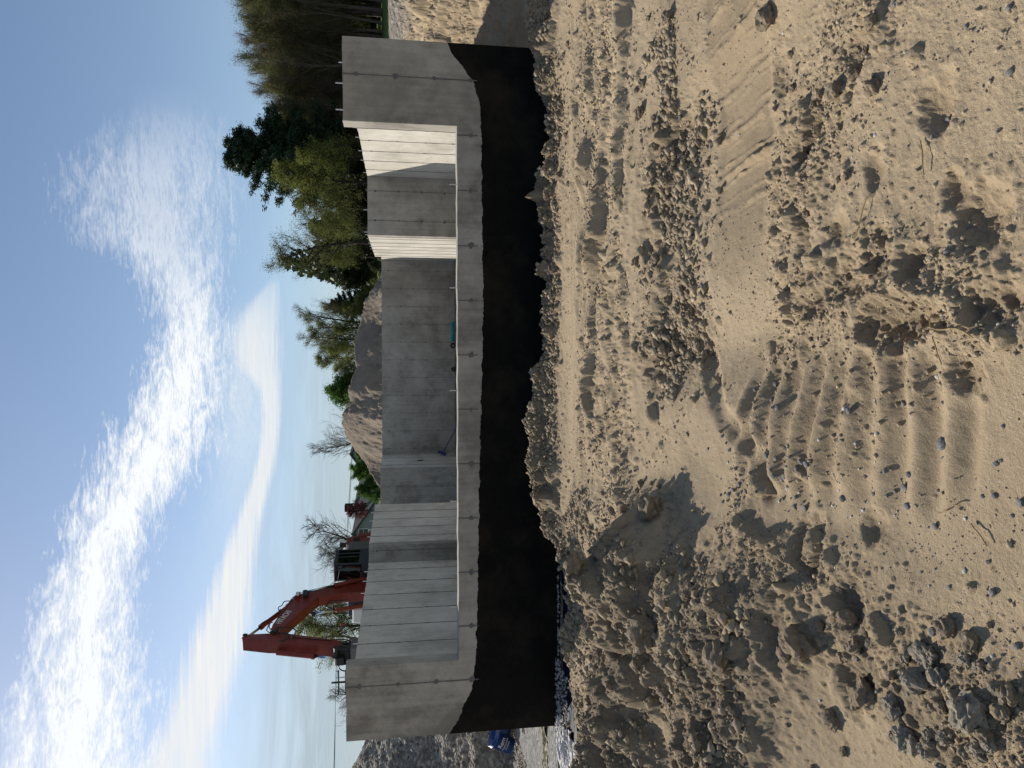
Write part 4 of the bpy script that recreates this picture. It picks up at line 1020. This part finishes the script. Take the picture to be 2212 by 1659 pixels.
sheet('fabric_sheet', -4.7, 8.15, 1.6, .42, -.1, FABRIC, 'narrow pale crumpled sheet closest to the wall corner', 'sheet', seed=41)
sheet('fabric_scrap', -4.95, 9.15, 1.5, .30, .1, YEL, 'muddy yellowish strip of fabric in wet gravel by the wall', 'sheet', seed=61)
sheet('dark_plastic_sheet', -1.9, 7.78, 4.4, .85, -.02, DNAVY, 'dark blue plastic sheet in the trench at the foot of the wall', 'sheet', amp=.012, fold=3, seed=81, zoff=.0, zabs=-.215)
n = 260; px = rng.uniform(-4.1,-.4,n); py = np.where(rng.random(n) < .5, 8.28-rng.random(n)*.06, rng.uniform(7.3,8.3,n)); k = 320
px = np.concatenate([px, -4.05+rng.random(k)**1.6*.8]); py = np.concatenate([py, rng.uniform(7.8,8.4,k)])
tag(cloud_of_stones('drain_stones', np.stack([px,py,np.full(len(px),-.175)],1), rng.uniform(.010,.026,len(px)), stone_mat('pale_stone', (.20,.18,.15), (.36,.33,.29), (.52,.49,.45)), 8), 'small pale stones scattered on the dark sheet in the trench', kind='stuff')
PAIL = flat('blue_pail_plastic', (.008,.045,.20), .35, .15, 5, .5)
def pail(loc, rot, label, txt):
    e = empty('pail', loc); e.rotation_euler = rot; tag(e, label, 'pail')
    mb = MB(); prof = [(0,.13),(.30,.145),(.30,.155),(.32,.155),(.32,.148),(.37,.15),(.37,.140),(.02,.122)]; n = 28; v = []; f = []
    for z, r in prof:
        for k in range(n): v.append((r*math.cos(2*math.pi*k/n), r*math.sin(2*math.pi*k/n), z))
    for j in range(len(prof)-1):
        for k in range(n): f.append((j*n+k, j*n+(k+1)%n, (j+1)*n+(k+1)%n, (j+1)*n+k))
    f.append(tuple(range(n))[::-1]); f.append(tuple(7*n+k for k in range(n))); mb.add(v, f); b = mb.build('body', PAIL, e, True)
    MB().tube([(.16*math.cos(a), .16*math.sin(a), .30-.10*math.sin(a)) for a in np.linspace(0,math.pi,12)], .004, 5).build('handle', STEEL, e)
    for t, z, sz in txt:
        cu = bpy.data.curves.new('lettering', 'FONT'); cu.body = t; cu.size = sz; cu.extrude = .0; cu.align_x = 'CENTER'
        to = bpy.data.objects.new('t', cu); me = bpy.data.meshes.new_from_object(to); bpy.data.objects.remove(to); me.materials.clear(); me.materials.append(WHITE)
        for vt in me.vertices:
            th = vt.co.x/.145-math.pi/2; rr = .1475+.01*0; zz = z+vt.co.y; vt.co = (rr*math.cos(th), rr*math.sin(th), zz)
        link_mesh('lettering', me, e)
    return e
q = at_z(62, 1092, -.05)
pail((q.x-.12, q.y, zt(q.x,q.y)+.10), (R(8),R(28),R(14)), 'blue plastic pail with white print lying against another pail by the wall corner', [('Rem',.185,.10),('FOUNDATION',.14,.034),('COATING',.10,.034)])
pail((q.x+.02, q.y+.42, zt(q.x,q.y)+.16), (R(70),R(20),R(-30)), 'tipped blue pail half hidden behind the upright one', [])

# ------------------------------------------------------------------ clods, stones, twigs on the sand
def lump(seed, rough=.28, sub=3, sq=.75):
    import bmesh
    bm = bmesh.new(); bmesh.ops.create_icosphere(bm, subdivisions=sub, radius=1); P = np.array([tuple(v.co) for v in bm.verts])
    n = fbm(P[:,0]*1.3+seed*3.1, P[:,1]*1.3+P[:,2]*1.7, 1.0, 3, seed)+.7*fbm(P[:,2]*2+seed, P[:,0]*2-P[:,1], 1.6, 3, seed+9)
    for v, k in zip(bm.verts, n): v.co = v.co*max(.55, 1+rough*k*1.3); v.co.z *= sq
    me = bpy.data.meshes.new('lump'); bm.to_mesh(me); bm.free(); return me
def soil_fn(N):
    a = N.noise(N.obj, 2.5, 5, .7); b = N.noise(N.pos, 60, 4, .7); 
    N.t.links.new(N.ramp(N.m('ADD', N.m('MULTIPLY', a, .5), N.m('MULTIPLY', b, .5)), [(.3, (.13,.10,.072)), (.5, (.23,.18,.125)), (.7, (.36,.29,.20))]), N.b.inputs['Base Color']); bump(N, b, 1, .012)
SOIL = material('soil_clod', soil_fn, .95, .2)
SOIL_G = flat('grey_clay_clod', (.25,.215,.165), .95, .35, 3, .2, bmp=.01)
STONE = flat('field_stone', (.17,.165,.16), .8, .5, 3, .3, bmp=.003)
STONE_W = flat('pale_pebble', (.48,.46,.43), .7, .25, 6, .3)
CL = [lump(i, .36, 3) for i in range(6)]; CG = [lump(10+i, .42, 4) for i in range(3)]; ST = [lump(20+i, .2, 2, .6) for i in range(5)]; SW = [lump(30+i, .14, 2, .6) for i in range(2)]
for L_, m_ in ((CL,SOIL),(CG,SOIL_G),(ST,STONE),(SW,STONE_W)):
    for me in L_: me.materials.append(m_)
def put(name, me, x, y, r, label, cat, group=None, sink=.25, sc=(1,1,1), z=None):
    o = link_mesh(name, me); o.location = (x, y, (zt(x, y) if z is None else z)+r*(.6-sink)); o.scale = (r*sc[0], r*sc[1], r*sc[2]); o.rotation_euler = (random.uniform(-.4,.4), random.uniform(-.4,.4), random.uniform(0,6.28)); return tag(o, label, cat, group)
for (u, v, r, k, lab) in [(560,1468,.085,0,'large crumbly soil clod at the end of the rough ridge, mid picture'),(276,1765,.065,1,'angular soil clod alone on the sand below the mound'),(245,2012,.042,10,'knobbly grey clay lump, the upper of the near pair'),
      (189,2004,.038,11,'knobbly grey clay lump beside the rounder one'),(120,2130,.052,12,'big grey clay lump in the near left corner'),(300,1500,.11,2,'large clod on the crest of the mound'),(450,1430,.07,3,'fist sized clod on the slope by the large one'),
      (250,1650,.07,4,'rounded clod at the foot of the mound'),(390,1560,.055,5,'clod in the shadow of the mound crest'),(60,1980,.045,10,'grey clod at the far left of the near ground'),(160,1880,.045,0,'broken soil clod between the grey lumps and the mound'),
      (959,1962,.03,1,'small clod inside the deep print'),(700,2020,.022,20,'dark pebble on the smooth washed sand'),(1620,1640,.05,3,'clod right of the wheel track')]:
    p = at_z(u, v, 0); put('soil_clod' if k < 20 else 'stone', (CL[k] if k < 10 else CG[k-10] if k < 20 else ST[k-20]), p.x, p.y, r, lab, 'clod' if k < 20 else 'stone', sc=(1,1,1) if k != 1 else (1.2,.8,1.1))
def scatter(name, L_, n, boxes, rr, label, cat, group):
    P_ = []
    for i in range(n):
        b = random.choice(boxes); p = at_z(random.uniform(b[0], b[1]), random.uniform(b[2], b[3]), 0); P_.append((p.x, p.y))
    zz = terrain(np.array([p[0] for p in P_]), np.array([p[1] for p in P_]))[0]
    for (x, y), z in zip(P_, zz):
        put(name, random.choice(L_), x, y, random.uniform(*rr)*random.uniform(.5,1.3)*(.6+.11*y), label, cat, group, z=float(z))
scatter('soil_clod', CL, 190, [(850,1420,1400,1500),(850,1420,1400,1500),(0,420,1250,1640),(0,480,1640,1850),(380,620,1220,1450),(850,1650,1380,1500),(0,330,1850,2212),(1180,1659,1650,1900),(560,1659,1175,1240)], (.014,.034), 'small brown soil clod on the rough sand', 'clod', 'small soil clods')
scatter('soil_clod', CG, 46, [(0,220,2000,2212),(0,260,1940,2212),(120,300,1950,2100)], (.012,.034), 'small grey clay clod on the near left ground', 'clod', 'small grey clods')
scatter('stone', ST, 170, [(560,830,1500,2000),(0,1659,1640,2212),(870,1659,1380,1520),(560,720,1560,1760),(100,700,1800,2212)], (.006,.015), 'small dark stone lying on the sand', 'stone', 'small dark stones')
scatter('stone', SW, 60, [(0,1659,1500,2212),(500,800,1550,1900)], (.004,.009), 'small pale pebble lying on the sand', 'stone', 'small pale pebbles')
n = 11000; yy = 1.3+7.0*rng.random(n)**1.5; xx = rng.uniform(-.66,.66,n)*(yy+.5); gate = vnoise(xx*1.6, yy*1.6, 501) > .42; xx, yy = xx[gate], yy[gate]
zz = terrain(xx, yy)[0]; sz = rng.uniform(.0016,.0045,len(xx))*(.7+.22*yy)
def crumbs(name, n, seed, lo, hi, gatev, mat, label):
    r = np.random.default_rng(seed); yy = 1.25+6.6*r.random(n)**1.35; xx = r.uniform(-.64,.64,n)*(yy+.4)
    g1 = vnoise(xx*1.9, yy*1.9, 113)*.6+.4*vnoise(xx*8, yy*8, 114); k = g1 > gatev; xx, yy = xx[k], yy[k]
    zz = terrain(xx, yy)[0]; k = r.random(len(xx)) < np.clip(terrain.rough*1.6-.12,0.015,1); xx, yy, zz = xx[k], yy[k], zz[k]; s_ = (lo+(hi-lo)*r.random(len(xx))**4)*(.7+.2*yy)
    tag(cloud_of_stones(name, np.stack([xx,yy,zz+s_*.3],1), s_, mat, seed, .8), label, kind='stuff')
crumbs('soil_crumbs', 80000, 61, .0015, .011, .45, stone_mat('soil_crumb', (.20,.155,.11), (.32,.255,.175), (.44,.36,.25), .95), 'loose crumbs of sandy soil over the trodden ground')
def rubble():
    r = np.random.default_rng(91); n = 15000
    xl = r.uniform(-5,5,n); yl = np.interp(xl, _lx, _ly)-.02-.45*r.random(n)**1.3; xs_ = r.uniform(-.1,2.2,5000); ys_ = r.normal(4.2,.2,5000); xm = r.uniform(-3.2,-.9,7000); ym = r.uniform(2.9,6.6,7000)
    xx = np.concatenate([xl,xs_,xm]); yy = np.concatenate([yl,ys_,ym]); k = vnoise(xx*4,yy*4,92) > .38; xx, yy = xx[k], yy[k]; zz = terrain(xx,yy)[0]; s_ = .006+.034*r.random(len(xx))**4
    tag(cloud_of_stones('rubble', np.stack([xx,yy,zz+s_*.2],1), s_, stone_mat('soil_rubble', (.17,.135,.09), (.29,.23,.155), (.42,.34,.235), .95), 93, .8), 'broken lumps of soil along the crest above the trench and on the left mound', kind='stuff')
rubble()
tag(cloud_of_stones('fine_pebbles', np.stack([xx,yy,zz+.001],1), sz, PEBBLE, 12), 'fine pebbles and crumbs strewn over the sand', kind='stuff')
DRY = flat('dry_grass_stem', (.30,.22,.11), .9, .3, 20, .2)
for u, v, L, a, lab in [(925,2040,.16,.4,'thin dry root lying across the deep print'),(945,2085,.20,1.3,'long pale straw beside the deep print'),(560,2040,.10,1.9,'short dark twig on the smooth sand'),(1190,1870,.15,2.6,'dry stem among the prints on the right'),(505,2105,.09,.9,'curved dry twig near the smooth path'),(1320,2000,.12,.2,'pale straw lying on the right sand')]:
    p = at_z(u, v, 0); pts = []
    for k in range(7):
        x = p.x+L*(k/6-.5)*math.cos(a)+L*.06*math.sin(k*.9); y = p.y+L*(k/6-.5)*math.sin(a)+L*.05*math.cos(k*.7); pts.append((x, y, zt(x, y)+.006+.01*math.sin(k*.6)))
    zs = [q[2] for q in pts]; zs = [sum(zs[max(0,i-2):i+3])/len(zs[max(0,i-2):i+3]) for i in range(7)]; pts = [(q[0], q[1], z+.004) for q, z in zip(pts, zs)]
    tag(MB().tube(pts, .0022, 5).build('dry_twig', DRY), lab, 'twig')
